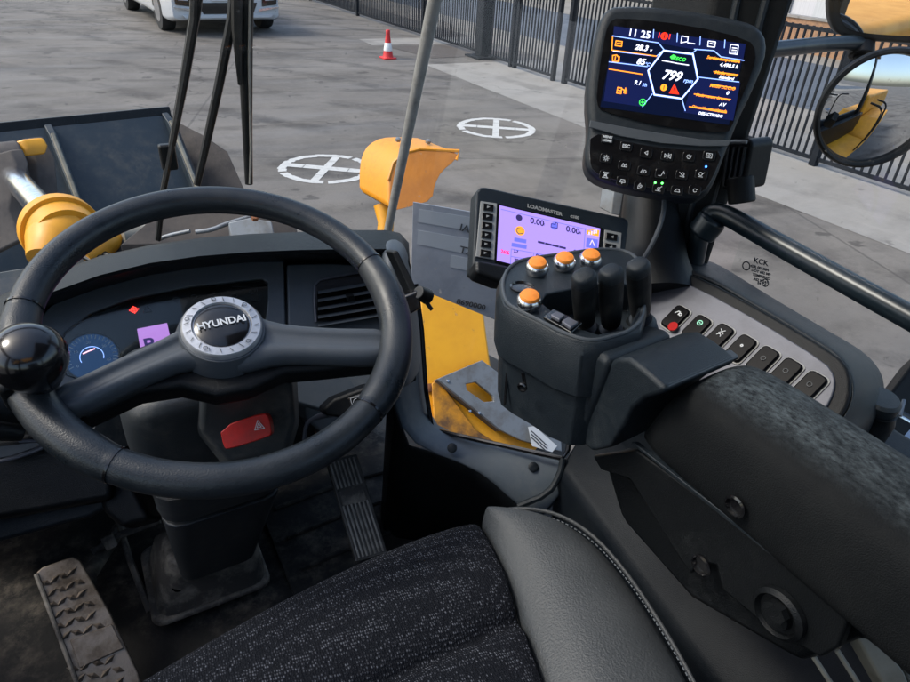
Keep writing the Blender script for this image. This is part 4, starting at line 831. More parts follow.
obj('stop_icon_bars', strokes(mf, [[(u + .007, v - .003), (u + .007, v + .003)], [(u - .007, v - .003), (u - .007, v + .003)]], .0012, .0034), M['scr_r'], sr); obj('stop_icon_mark', strokes(mf, [[(u, v - .003), (u, v + .003)]], .0012, .0038), M['scr'], sr)
disc('alert_icon', 281, 282, .0044, M['scr_o']); u, v = zz(281, 282); obj('alert_mark', strokes(mf, [[(u, v - .0025), (u, v + .0022)]], .001, .0038), M['scr'], sr)
u, v = zz(317, 288); mfill('alert_triangle', M['scr_r'], [(300, 302), (336, 306), (319, 268)]); obj('alert_triangle_mark', strokes(mf, [[(u, v - .002), (u, v + .002)]], .001, .0038), M['scr'], sr)
obj('green_ring', strokes(mf, [circ(*zz(205, 335), .0042, 18), [zz(198, 335), zz(212, 335)], [zz(205, 327), zz(205, 343)]], .0009, .0034), M['scr_g'], sr)
obj('leaf_icon', prism([mf.w(*zz(*p), .0033) for p in ((303, 172), (315, 164), (326, 170), (322, 180), (308, 180))], mf.n * .0002), M['scr_g'], sr)
obj('orange_icons', strokes(mf, [[zz(*p) for p in l] for l in ([(110, 115), (132, 118), (130, 135), (107, 132), (110, 115)], [(114, 124), (128, 126)], [(98, 168), (112, 166), (120, 175), (116, 190), (98, 188), (98, 168)], [(108, 172), (106, 184)], [(122, 172), (120, 190)], [(116, 282), (130, 284), (128, 304), (112, 302), (116, 282)], [(116, 292), (128, 294)], [(132, 288), (140, 292), (138, 302)], [(144, 284), (142, 304)], [(148, 290), (148, 304)])], .0012, .0034), M['scr_o'], sr)
for ls_ in ([[(346, 98), (368, 102), (366, 118), (342, 122), (346, 98)], [(366, 122), (392, 126)]], [[(440, 116), (466, 119), (463, 138), (438, 135), (440, 116)], [(446, 124), (458, 127)]], [[(520, 128), (548, 132), (544, 164), (516, 160), (520, 128)], [(526, 140), (542, 142)], [(525, 148), (540, 150)], [(524, 155), (539, 157)]], [[(275, 186), (300, 190), (330, 196), (370, 202)]]): obj('white_icon', strokes(mf, [[zz(*p) for p in l] for l in ls_], .0009, .0034), M['scr_w'], sr)
# silver arc and keypad
arc = [(590, 121), (620, 127), (660, 134), (700, 140), (731, 141), (727, 147), (700, 147), (660, 144), (620, 137), (589, 128)]
obj('accent_strip', prism(q2(mf, arc, .0005), mf.n * .003), M['spoke'], mon, bevel=.001)
kp = obj('keypad', prism(q2(mf, smoothpoly([(590, 132), (620, 141), (660, 148), (700, 151), (724, 151), (712, 180), (703, 193), (690, 195), (650, 189), (608, 179), (592, 172), (589, 160)], 1), .0004), mf.n * .0018), M['gloss'], mon, bevel=.001)
kx = [(79, 465, 6), (146, 492, 5.5), (218, 516, 5), (293, 527, 5), (370, 530, 5), (443, 526, 5)]
rows_ = [[(79, 465), (146, 492), (218, 516), (293, 527), (370, 530), (443, 526)], [(74, 535), (140, 560), (208, 580), (272, 590), (345, 594), (415, 592)], [(72, 595), (133, 617), (195, 634), (262, 644), (328, 650), (392, 650)]]
R0 = [zz(*p) for p in rows_[0]]
for i, rw in enumerate(rows_):
    for j, (a, b) in enumerate(rw):
        u, v = zz(a, b); s_ = .0088 if i else .009
        tilt = -.02 if j > 2 else -.0
        k_ = obj('key', prism([mf.w(u + x, v + y, .0023) for x, y in rrect(.0162, .0125, .003, 3)], mf.n * .0016), M['gloss'], kp, bevel=.0006)
        if (i, j) == (0, 1): ftext('key_text', 'ESC', mf, u, v - .002, .0062, M['white'], kp, h=.0041, align='CENTER', ext=.0001, bold=.0002); continue
        if (i, j) == (0, 0):
            ftext('key_text', 'MENU', mf, u, v + .0008, .0045, M['white'], kp, h=.0041, align='CENTER', ext=.0001, bold=.0002); ftext('key_text', 'HOME', mf, u, v - .0042, .0045, M['white'], kp, h=.0041, align='CENTER', ext=.0001, bold=.0002); continue
        q = .0036; ic = {
            (0, 2): [[(-q * .6, 0), (q * .5, q * .7), (q * .5, -q * .7), (-q * .6, 0)]], (0, 3): [[(-q, q * .7), (-q * .2, 0), (-q, -q * .7), (-q, q * .7)], [(0, -q), (q * .4, q)], [(q * .6, -q * .4), (q * .6, q * .4), (q * 1.3, q * .8), (q * 1.3, -q * .8), (q * .6, -q * .4)]],
            (0, 4): [circ(0, 0, q * .7), [(0, 0), (q, q * .5)]], (0, 5): [[(-q, -q * .8), (q, -q * .8), (q, q * .8), (-q, q * .8), (-q, -q * .8)], circ(0, 0, q * .4)],
            (1, 0): [circ(0, 0, q * .5)] + [[(q * .8 * math.cos(t), q * .8 * math.sin(t)), (q * 1.2 * math.cos(t), q * 1.2 * math.sin(t))] for t in [k * .785 for k in range(8)]],
            (1, 1): [[(-q, -q * .6), (-q * .5, q * .6), (0, -q * .3), (q * .6, q * .6), (q, -q * .6), (-q, -q * .6)]], (1, 2): [[(-q, -q * .6), (-q * .3, q * .6)], circ(q * .5, -q * .2, q * .5), circ(-q * .5, -q * .5, q * .4)],
            (1, 3): [[(-q, -q * .8), (0, -q * .8), (q * .6, q), (q, 0)]], (1, 4): [[(-q, q * .8), (q, -q * .6)], circ(q * .3, q * .3, q * .5), [(-q * .6, -q * .6), (q, -q * .8)]], (1, 5): [circ(-q * .3, 0, q * .6), [(q * .2, 0), (q, q * .7)], [(-q, -q), (q * .6, -q)]],
            (2, 0): [circ(0, 0, q * .4), [(-q, -q), (q, q)], [(-q, q), (q, -q)], [(-q, q), (q, q)], [(-q, -q), (q, -q)]], (2, 1): [[(-q, -q * .4), (q, -q * .4), (q * .7, q * .6), (-q * .7, q * .6), (-q, -q * .4)], [(0, -q * .4), (-.0005, -q)]],
            (2, 2): [[(0, q), (-q * .6, 0), (-q * .6, -q), (q * .5, -q)], circ(q * .3, 0, q * .4)], (2, 3): [[(-q, -q * .8), (q * .8, -q * .8)], circ(0, 0, q * .5), [(q * .3, q * .3), (q, q)]],
            (2, 4): [[(-q, -q * .5), (q, -q * .5), (q * .6, q * .5), (-q * .2, q * .5), (-q, -q * .5)]], (2, 5): [circ(0, 0, q * .6, 12, 30, 330), [(q * .5, q * .3), (q, q * .6)]]}[(i, j)]
        obj('key_icon', strokes(mf, [[(u + x, v + y) for x, y in l] for l in ic], .0008, .0041, .0002), M['white'], kp)
for nm, a, b, m_ in (('green_lamp', 250, 622, 'led_g'), ('green_lamp', 275, 624, 'led_g'), ('blue_lamp', 432, 565, 'led_b')):
    obj(nm, lathe(mf.w(*zz(a, b), .004), mf.n, [(.0015, 0), (.0012, .0005)], 10), M[m_], kp)
obj('mount_arm', tube([mf.w(0, -.07, -.05), mf.w(.01, -.075, -.10), V((.80, .80, 2.86)), V((.84, .84, 2.82))], [.03, .028, .026, .03], n=18, smooth=1), M['black'], mon)
mp_ = thing('monitor_post', 'dark round post below the tall monitor', 'bracket', dp(655, 262, 1.05))
obj('post', tube([dp(652, 170, 1.12), dp(650, 215, 1.08), dp(652, 262, 1.05), dp(655, 300, 1.03)], [.042, .046, .055, .07], n=24), M['black'], mp_)
obj('collar', lathe(dp(651, 236, 1.06), Z1, [(.050, -.003), (.054, 0), (.050, .003)], 32), M['trim'], mp_)
obj('slotted_rail', prism([dp(x, y, 1.05) for x, y in ((614, 190), (624, 190), (620, 216), (611, 214))], (.0, .03, 0)), M['steel'], mp_, bevel=.002)
obj('bracket_block', prism([dp(x, y, 1.16) for x, y in ((664, 170), (712, 180), (700, 262), (668, 262))], (.02, .06, 0)), M['black'], mp_, bevel=.008)
cb = tag(obj('monitor_cable', tube([dp(664, 195, .93), dp(664, 212, .92), dp(658, 232, .92), dp(648, 252, .93), dp(637, 268, .95), dp(630, 292, .97)], .0032, n=8, smooth=2), M['panelg']), 'thin grey cable hanging down from the tall monitor', 'cable')

nf = Fr((.548, .677, 2.782), (.903, -.356, -.24), (.421, .626, .657))
m2 = thing('weighing_display', 'small wide display with lilac screen behind the joystick pod', 'display', nf.w(0, -.06, -.03))
def nn(a, b): return nf.uv(465 + a / 5.353, 180 + b / 5.353)
def nfill(nm, m_, pts, h, t=.0002, par=None, bevel=0, sm=False): return obj(nm, prism([nf.w(*nn(*p), h) for p in pts], nf.n * t), m_, par or m2, smooth=sm, bevel=bevel)
nfill('housing', M['trim'], [(60, 62), (80, 36), (110, 34), (860, 200), (882, 222), (868, 330), (850, 480), (840, 560), (700, 600), (400, 560), (38, 490), (42, 440)], -.028, .028, bevel=.006, sm=True)
nfill('lower_lip', M['rubber'], [(38, 440), (190, 470), (400, 530), (400, 590), (160, 562), (40, 515)], -.02, .034, bevel=.006, sm=True)
s2 = nfill('screen', M['s2'], [(183, 138), (722, 262), (690, 560), (168, 432)], .0012)
nfill('screen_edge', M['gloss'], [(172, 128), (736, 258), (704, 575), (158, 442)], .0003, .0006)
kl = nfill('left_keys', M['keyc'], [(82, 115), (170, 128), (155, 430), (55, 412)], .0003, .0015, bevel=.0006, sm=True)
kr = nfill('right_keys', M['keyc'], [(745, 268), (835, 285), (818, 560), (722, 545)], .0003, .0015, bevel=.0006, sm=True)
for i in range(6):
    a, b = 120 - i * 3.2, 152 + i * 49
    k_ = nfill('key', M['gloss'], [(a - 26, b - 22), (a + 30, b - 12), (a + 27, b + 22), (a - 28, b + 14)], .002, .002, kl, bevel=.0005, sm=True)
    nfill('key_mark', M['keyc'], [(a - 8, b - 7), (a + 9, b - 1), (a - 8, b + 7)], .0042, .0002, kl)
for i in range(5):
    a, b = 780 - i * 7, 308 + i * 55
    k_ = nfill('key', M['gloss'], [(a - 30, b - 22), (a + 30, b - 10), (a + 27, b + 24), (a - 33, b + 14)], .002, .002, kr, bevel=.0005, sm=True)
    nfill('key_mark', M['keyc'], [(a + 8, b - 5), (a - 10, b + 2), (a + 7, b + 11)], .0042, .0002, kr)
def nt_(s, a, b, sz, m_, sx=1.0, bold=.0003):
    u, v = nn(a, b); ftext('screen_text', s, nf, u, v, sz, m_, m2, h=.0017, sx=sx, ext=.0001, bold=bold)
nt_('0.00', 345, 232, .0125, M['s2k'], 1.0, .0003); nt_('0.00', 537, 276, .0125, M['s2k'], 1.0, .0003); nt_('0', 576, 398, .010, M['s2k'])
nt_('LOADMASTER', 330, 148, .0078, M['keyc'], 1.1); nt_('α100', 560, 202, .0065, M['keyc'], 1.0)
nt_('----', 385, 348, .020, M['s2k'], 1.7, .0006); nt_('26%', 188, 392, .0075, M['s2r'], 1.0); nt_('8', 375, 418, .0085, M['s2k']); nt_('2.7', 258, 388, .0055, M['s2k']); nt_('kg', 262, 432, .006, M['s2k'])
def ndisc(nm, a, b, r, m_, h=.0017): u, v = nn(a, b); return obj(nm, prism([nf.w(x, y, h) for x, y in circ(u, v, r, 18)[:-1]], nf.n * .0002), m_, m2, smooth=False)
obj('bucket_outline', strokes(nf, [[nn(*p) for p in ((276, 262), (308, 268), (306, 290), (284, 292), (274, 280), (276, 262))]], .0009, .0021), M['s2k'], m2, smooth=False)
obj('truck_outline', strokes(nf, [[nn(*p) for p in ((458, 238), (480, 242), (480, 232), (492, 236), (490, 262), (456, 256), (458, 238))]], .0009, .0021), M['s2k'], m2, smooth=False)
obj('tab_arrow', strokes(nf, [[nn(*p) for p in ((664, 352), (676, 326), (690, 356))]], .0012, .0021), M['s2w'], m2, smooth=False)
for i_ in range(4): obj('bar_mark', strokes(nf, [[nn(660 + i_ * 13, 296 - i_ * 3), nn(661 + i_ * 13, 284 - i_ * 5)]], .0016, .0021), M['s2w'], m2, smooth=False)
nt_('t', 415, 243, .006, M['s2k']); nt_('t', 610, 290, .006, M['s2k']); 
ndisc('round_icon', 287, 205, .0048, M['s2k']); ndisc('bucket_icon', 292, 275, .0072, M['s2y']); ndisc('grey_icon', 475, 250, .0055, M['s2b'])
nfill('text_bar', M['s2b'], [(262, 310), (326, 322), (324, 342), (260, 330)], .0016); nfill('text_bar', M['s2b'], [(248, 338), (328, 352), (326, 372), (246, 358)], .0016)
nfill('orange_tab', M['s2y'], [(652, 262), (716, 272), (712, 305), (648, 292)], .0016); nfill('blue_tab', M['s2b'], [(648, 312), (708, 322), (704, 372), (644, 362)], .0016)
nfill('pale_tab', M['s2w'], [(640, 375), (702, 386), (698, 430), (636, 418)], .0016)
obj('table_lines', strokes(nf, [[nn(*p) for p in l] for l in ([(245, 372), (400, 400), (600, 440)], [(243, 412), (400, 440)], [(245, 372), (240, 450)], [(365, 392), (360, 450)], [(640, 262), (625, 480)], [(190, 160), (700, 280)])], .0007, .0017), M['s2b'], m2, smooth=False)
obj('mount_arm', tube([nf.w(0, -.05, -.02), nf.w(.0, -.07, -.05), V((.66, .80, 2.70)), V((.74, .82, 2.64))], [.018, .018, .018, .022], n=14, smooth=1), M['black'], m2)

# ================================================================== JOYSTICK POD AND ARMREST
ar = thing('joystick_pod', 'black joystick pod with four orange topped buttons at the armrest end', 'control pod', (.43, .48, 2.68))
top = [(500, 292), (500, 280), (506, 268), (517, 260), (540, 256), (570, 252), (600, 248), (628, 250), (642, 262), (648, 298), (641, 330), (600, 342), (584, 342), (560, 334), (538, 322), (515, 311), (504, 304)]
pk = [(541, 302), (546, 294), (575, 288), (600, 284), (634, 284), (639, 310), (628, 328), (598, 334), (578, 328), (556, 314)]
ZT = 2.822
tw = [zp(x, y, ZT) for x, y in top]
bm = bmesh.new(); vo = [bm.verts.new(p) for p in tw]; vi = [bm.verts.new(zp(x, y, ZT)) for x, y in pk]
eo = [bm.edges.new((vo[i], vo[(i + 1) % len(vo)])) for i in range(len(vo))]; ei = [bm.edges.new((vi[i], vi[(i + 1) % len(vi)])) for i in range(len(vi))]
bmesh.ops.triangle_fill(bm, edges=eo + ei, use_beauty=True, normal=Z1)
low = [bm.verts.new(p.co + V((-.006, -.012, -.125))) for p in vo]; inb = [bm.verts.new(p.co + V((0, 0, -.035))) for p in vi]
mid_ = [bm.verts.new(p.co + V((-.002, -.003, -.012)) + (p.co - V((.47, .48, ZT))) * .03) for p in vo]
cen_ = V((.47, .48, ZT))
st1 = [bm.verts.new(p.co + V((-.003, -.006, -.060)) + (p.co - cen_) * .02) for p in vo]; st2 = [bm.verts.new(p.co + V((-.003, -.006, -.063)) - (p.co - cen_) * .035) for p in vo]
for q_, p_ in zip(low, vo): q_.co -= (p_.co - cen_) * .06
n_ = len(vo)
for i in range(n_):
    j = (i + 1) % n_; bm.faces.new((vo[i], vo[j], mid_[j], mid_[i])); bm.faces.new((mid_[i], mid_[j], st1[j], st1[i])); bm.faces.new((st1[i], st1[j], st2[j], st2[i])); bm.faces.new((st2[i], st2[j], low[j], low[i]))
bm.faces.new(low)
for i in range(len(vi)):
    j = (i + 1) % len(vi); bm.faces.new((vi[i], vi[j], inb[j], inb[i]))
bm.faces.new(inb)
bd_ = obj('body', bm, M['trim'], ar, bevel=.0035, seg=3)
def zq(x, y, h=0): return zp(x, y, ZT + h)
for x, y in ((536, 273), (563, 268), (589, 265), (528, 307)):
    ax = V((-.12, -.22, 1)).normalized(); c = zq(x, y)
    b_ = obj('push_button', lathe(c, ax, [(.0098, -.003), (.0125, .003), (.0136, .008), (.0128, .0120), (.0108, .0145)], 32), M['chrome'], ar)
    obj('button_cap', lathe(c, ax, [(.0106, .012), (.0107, .0155), (.0092, .0178), (.0045, .0188), (.0005, .019)], 32), M['orange'], b_)
sk = obj('blank_plug', lathe(zq(522, 288), Z1, [(.0135, -.002), (.0135, .002), (.0115, .003), (.0105, .001), (.0005, .0008)], 32), M['gloss'], ar)
rk = obj('rocker_switch', prism([zq(*p, .0005) for p in ((543, 319), (553, 311), (582, 325), (571, 335))], (0, 0, .003)), M['gloss'], ar, bevel=.001)
obj('rocker_cap', prism([zq(*p, .004) for p in ((550, 318), (556, 314), (565, 318), (559, 323))], (0, 0, .004)), M['silver'], rk, bevel=.0012)
obj('rocker_cap', prism([zq(*p, .004) for p in ((561, 324), (568, 320), (578, 325), (570, 331))], (0, 0, .004)), M['silver'], rk, bevel=.0012)
obj('screw', lathe(zp(530, 378, 2.752) + V((-.016, -.01, 0)), V((-1, -.5, 0)), [(.0055, 0), (.0055, .002), (.004, .003), (.0035, .0005), (.0005, .0005)], 16), M['gloss'], ar)
obj('top_rim_highlight', tube([p + V((0, 0, .0005)) + (p - V((.47, .48, ZT))).normalized() * -.003 for p in (tw[-8:] + tw[:9])], .0022, n=8, smooth=2), M['panelg'], ar)  # paler tube stands in for the highlight along the pod's top edge
for x, y in ((520, 330), (566, 352)): pass
obj('corner_seam', tube([zp(517, 316, 2.80) + V((-.010, -.008, 0)), zp(512, 345, 2.765) + V((-.010, -.008, 0)), zp(508, 396, 2.71) + V((-.012, -.012, 0))], .0014, n=6), M['gloss'], ar)
obj('slot', tube([zp(529, 366, 2.755) + V((-.012, -.008, 0)), zp(531, 378, 2.742) + V((-.012, -.008, 0))], .0035, n=8), M['gloss'], ar)
for i, (bx0, by0, tx, ty) in enumerate(((585, 334, 584, 274), (611, 337, 611, 269), (641, 326, 638, 263))):
    A = zp(bx0, by0, 2.785); B = zp(tx, ty, 2.875); ax = (B - A); L2 = ax.length; ax.normalize(); e1 = (X1 - ax * X1.dot(ax)).normalized(); e2 = ax.cross(e1)
    lv = thing('finger_lever', ('front left black finger lever beside the pocket edge', 'middle black finger lever in the pod pocket', 'right black finger lever with bellows next to the switch panel')[i], 'lever', A, 'black finger levers on the joystick pod')
    def lr(s, wx, wy, r=.30):
        wx *= .94; wy *= .92; r = .42
        return [A + ax * (L2 * s) + e1 * u + e2 * v for u, v in rrect(wx, wy, min(wx, wy) * r, 3)]
    obj('handle', loft([lr(.16, .020, .018), lr(.24, .0235, .021), (lr(.55, .0265, .023)), lr(.72, .0275, .024), lr(.74, .0265, .023), lr(.78, .0275, .024), lr(.92, .0265, .023), lr(.98, .024, .021), lr(1.0, .018, .015)]), M['rubber'], lv, sub=1)
    obj('handle_cap', loft([lr(.80, .0282, .0246), lr(.93, .0272, .0238), lr(.99, .0246, .0214), lr(1.01, .0190, .0158)]), M['trim'], lv, sub=1)
    obj('boot', lathe(A - ax * .02, ax, [(.02, 0), (.019, .012), (.015, .014), (.018, .018), (.014, .021), (.017, .025), (.013, .029), (.0115, .032)], 28), M['rubber'], lv)
    obj('ring', lathe(A + ax * .010, ax, [(.0125, 0), (.0135, .001), (.0125, .003)], 28), M['trim'], lv)

ra = thing('armrest', 'long worn black foam armrest running from the pod to the lower right', 'armrest', (.47, .2, 2.6))
XL = .405
lat = zp(738, 355, 2.82) - zp(667, 388, 2.82); lat.z = -.003
obj('front_collar', prism([xp(x, y, XL - .014) for x, y in ((578, 354), (586, 350), (600, 355), (608, 361), (606, 372), (590, 412), (579, 440), (566, 442), (560, 425), (570, 385))], zp(675, 333, 2.82) - zp(607, 361, 2.82)), M['trim'], ra, bevel=.008, seg=3)
obj('wrist_cover', prism([xp(x, y, XL - .008) for x, y in ((608, 363), (616, 358), (628, 358), (642, 368), (656, 380), (666, 389), (662, 394), (645, 399), (632, 410), (624, 425), (610, 448), (592, 452), (578, 440), (588, 412))], lat * 1.02), M['trim'], ra, bevel=.009, seg=4)
obj('cover_ridge', prism([xp(x, y, XL - .004) for x, y in ((658, 378), (668, 387), (666, 392), (655, 382))], lat * 1.03), M['panelg'], ra, bevel=.003)
prf = [(.425, 2.722), (.4155, 2.735), (.4165, 2.775), (.4215, 2.800), (.430, 2.812), (.442, 2.819), (.480, 2.824), (.512, 2.821), (.525, 2.812), (.531, 2.78), (.526, 2.725)]
cx_, cz_ = .474, 2.772
rg = []
for Y_, sc_, dz in ((.342, .55, -.022), (.336, .80, -.010), (.322, .93, -.002), (.30, 1, 0), (.2, 1, 0), (.1, 1.0, .0), (0, 1, .0), (-.12, 1, 0), (-.14, .9, -.01)):
    rg.append([V((cx_ + (x - cx_) * sc_, Y_ + (.03 if Y_ > .29 else 0) * ((z - cz_) / .05 * -.4) + (.05 * (x - .43) if Y_ > .29 else 0), cz_ + (z - cz_) * sc_ + dz)) for x, z in prf])
obj('pad', loft(rg), M['pad'], ra, sub=2)
XA = .423
def sidep(nm, pts, m_, x=XA, t=.012, bevel=.003, par=None): return obj(nm, prism([xp(a, b, x) for a, b in pts], (t, 0, 0)), m_, par or ra, bevel=bevel)
sidep('side_plate', [(592, 456), (636, 450), (700, 497), (850, 616), (838, 648), (820, 658), (770, 630), (722, 590), (716, 566), (700, 562), (690, 575), (660, 528), (630, 480), (600, 470)], M['black'])
sidep('seam_strip', [(630, 443), (634, 443), (852, 614), (850, 618)], M['trim'], XA - .004, .006, .001)
for x, y, r in ((736, 506, .008), (702, 565, .009)):
    obj('screw_recess', lathe(xp(x, y, XA - .0105 if y < 520 else XA - .001), V((-1, 0, 0)), [(r * 1.2, 0), (r * 1.25, .002), (r, .003), (r * .8, -.003), (.0005, -.003)], 24), M['gloss'], ra)
bo = obj('pivot_bolt', lathe(xp(781, 612, XA - .001), V((-1, 0, 0)), [(.023, 0), (.023, .005), (.019, .008), (.017, .003), (.013, .003), (.012, .009), (.007, .010)], 32), M['black'], ra)
obj('bolt_head', lathe(xp(781, 612, XA - .012), V((-1, 0, 0)), [(.008, 0), (.008, .006)], 6), M['black'], bo)
obj('pivot_bolt', lathe(xp(882, 612, XA), V((-1, 0, 0)), [(.014, 0), (.014, .003), (.011, .005), (.009, .002), (.0005, .002)], 32), M['rubber'], ra)
obj('support_arm', prism([xp(x, y, .445) for x, y in ((600, 455), (850, 600), (960, 640), (960, 720), (860, 640), (800, 665), (690, 600), (620, 520))], (.05, 0, 0)), M['black'], ra, bevel=.01)
obj('rear_joint', prism([xp(x, y, .43) for x, y in ((846, 592), (930, 560), (980, 600), (960, 650), (890, 640), (852, 618))], (.09, 0, 0)), M['black'], ra, bevel=.012)

# ================================================================== RIGHT SIDE CONSOLE
rc = thing('side_console', 'dark blue grey side console with silver switch plate under the right window', 'console', (.72, .2, 2.05))
def cps(xr): return [(xr + .012, 2.05), (xr - .006, 2.325), (xr - .002, 2.345), (xr + .012, 2.358), (.68, 2.44), (.70, 2.60), (.90, 2.60), (.925, 2.56), (.925, 2.05)]
obj('lower_body', loft([[V((x, Y_, z)) for x, z in cps(xr)] for Y_, xr in ((-.7, .50), (.0, .545), (.23, .566), (.41, .59), (.62, .618), (.665, .626))]), M['consm'], rc, bevel=.012, seg=3)
th = math.radians(40)
pf2 = Fr(xp(742, 348, .72), (0, -1, 0), (math.cos(th), 0, math.sin(th)))
s_out = [(636, 262), (664, 250), (708, 255), (737, 273), (764, 290), (802, 313), (847, 339), (871, 353), (886, 371), (889, 395), (878, 416), (852, 438)]
s_in = [(630, 276), (658, 266), (698, 274), (722, 286), (745, 300), (775, 317), (812, 340), (834, 353), (848, 371), (852, 394), (845, 414), (828, 436)]
SO = [zp(x, y, 2.668) for x, y in s_out]; SI = [pf2.p(x, y, .003) for x, y in s_in]
obj('sill', grid([[p - pf2.n * .05 for p in SI], SI, [a.lerp(b, .10) + V((0, 0, .004)) for a, b in zip(SI, SO)], [a.lerp(b, .5) + V((0, 0, .004)) for a, b in zip(SI, SO)], [a.lerp(b, .93) + V((0, 0, .001)) for a, b in zip(SI, SO)], [p + V((.004, 0, -.012)) for p in SO], [p + V((.006, 0, -.12)) for p in SO]]), M['trim'], rc, solid=.004, sub=2)
fro = smoothpoly([(632, 272), (668, 266), (704, 278), (765, 311), (838, 354), (852, 372), (852, 402), (838, 424), (810, 440), (700, 430), (630, 390), (616, 300)], 1)
obj('switch_frame', prism(q2(pf2, fro, -.05), pf2.n * .052), M['black'], rc, bevel=.006, seg=3)
plo = smoothpoly([(638, 284), (668, 279), (700, 290), (760, 323), (826, 364), (836, 378), (835, 394), (826, 412), (800, 418), (700, 405), (640, 375), (628, 310)], 1)
ZP = .006
sp = obj('switch_plate', prism(q2(pf2, plo, .0), pf2.n * ZP), M['silver'], rc, bevel=.002)
for i, (x, y) in enumerate(((676, 319), (697, 329), (719, 338), (741, 349.5), (763, 361.5), (785.5, 374), (809.5, 387.5))):
    cu_, cv_ = pf2.uv(x, y, ZP); lw, lh = .0255, .040
    srr = lambda w_, h_, r, dh=0: [pf2.w(cu_ + u, cv_ + v, ZP + dh) for u, v in rrect(w_, h_, r, 3)]
    bz = obj('switch_bezel', prism(srr(lw + .004, lh + .004, .007, .0002), pf2.n * .0016), M['keyc'], sp, bevel=.0006)
    rk = obj('rocker_switch', loft([srr(lw, lh, .006, .001), srr(lw, lh, .006, .0045), srr(lw - .003, lh - .003, .005, .006)]), M['rockm'], rc, bevel=.0008)
    fs = Fr(pf2.w(cu_, cv_, ZP + .0062), pf2.ex, pf2.ey)
    us, vs = fs.uv(x + 3, y - 6)
    if i == 0:
        ud, vd_ = fs.uv(x - 3, y + 7.5); obj('red_dot', prism([fs.w(a, b, .0002) for a, b in circ(ud, vd_, .0072, 20)[:-1]], fs.n * .0008), M['red'], rk)
        obj('white_symbol', strokes(fs, [[(us - .005, vs - .003), (us - .002, vs + .002), (us + .001, vs + .002), (us + .001, vs - .003)], circ(us + .004, vs - .001, .002, 8)], .0013, .0003), M['white'], rk)
    elif i == 1:
        obj('green_symbol', strokes(fs, [circ(us, vs, .0036, 14), [(us - .001, vs), (us + .001, vs)]], .001, .0003), emit('soft_green', (.3, .8, .55), .6), rk)
        ud, vd_ = fs.uv(x - 3, y + 8); obj('red_dot', prism([fs.w(a, b, .0002) for a, b in circ(ud, vd_, .006, 20)[:-1]], fs.n * .0008), M['red'], rk)
    elif i == 2:
        obj('white_symbol', strokes(fs, [[(us - .004, vs + .003), (us + .004, vs - .002)], [(us - .003, vs - .003), (us + .003, vs + .004)], circ(us, vs - .007, .003, 10, 0, 180)], .001, .0003), M['white'], rk)
    elif i == 3:
        obj('round_symbol', strokes(fs, [circ(us, vs - .004, .0014, 8)], .0014, .0003), M['white'], rk)
    else:
        obj('faint_symbol', strokes(fs, [circ(us, vs - .005, .003, 10)], .0007, .0003), M['panelg'], rk)
obj('sill_mark', strokes(Fr(zp(795, 333, 2.6735), zp(805, 339, 2.6735) - zp(795, 333, 2.6735), zp(795, 323, 2.6735) - zp(795, 333, 2.6735)), [[(-.012, .001), (0, .003), (.012, -.001)]], .0015, .0), M['black'], rc)
so3 = thing('power_socket', 'round capped black socket at the rear end of the console', 'socket', zp(870, 412, 2.62))
sc0 = zp(870, 416, 2.645)
obj('barrel', lathe(sc0, V((-.05, -.1, 1)), [(.030, -.04), (.030, .0), (.026, .012), (.027, .016)], 32), M['black'], so3)
obj('cap', lathe(sc0, V((-.05, -.1, 1)), [(.022, .012), (.0245, .018), (.0245, .030), (.021, .034), (.001, .0345)], 32), M['trim'], so3)
dl = thing('door_latch', 'black latch mechanism at the right edge below the window', 'latch', dp(905, 420, 1.05))
obj('block', prism([dp(x, y, 1.12) for x, y in ((888, 396), (930, 340), (960, 360), (940, 470), (900, 470), (884, 412))], (.02, .03, -.08)), M['black'], dl, bevel=.006)
obj('bar', tube([dp(884, 404, 1.07), dp(930, 430, 1.06)], .006, n=8), M['gloss'], dl)
obj('bar', tube([dp(896, 414, 1.06), dp(935, 436, 1.05)], .003, n=8), M['chrome'], dl)
obj('clip', tube([dp(900, 416, 1.05), dp(904, 400, 1.06)], .003, n=8), M['steel'], dl)
pc = tag(obj('paper_card', prism([dp(x, y, .98) for x, y in ((893, 452), (915, 428), (940, 440), (915, 470))], (.0, .004, -.002)), mat('pale_blue_card', (.45, .55, .72), .5)), 'pale blue card corner at the right edge of the photo', 'card')
sb = thing('belt_bracket', 'worn beige edged bracket strips under the armrest end', 'bracket', dp(860, 650, .60))
obj('edge_strip', prism([dp(x, y, .60) for x, y in ((842, 626), (851, 618), (880, 636), (905, 672), (925, 720), (905, 720), (882, 682), (853, 631), (840, 651))], (.01, .01, -.02)), M['beige'], sb, bevel=.003)
obj('edge_strip', prism([dp(x, y, .61) for x, y in ((886, 634), (905, 636), (930, 680), (930, 720), (912, 690), (900, 660))], (.01, .01, -.02)), M['beige'], sb, bevel=.003)
for a, b in (((810, 651), (842, 700)), ((837, 650), (872, 705))): obj('edge_bead', tube([dp(*a, .60), dp(*b, .59)], .0024, n=8), M['beige'], sb)

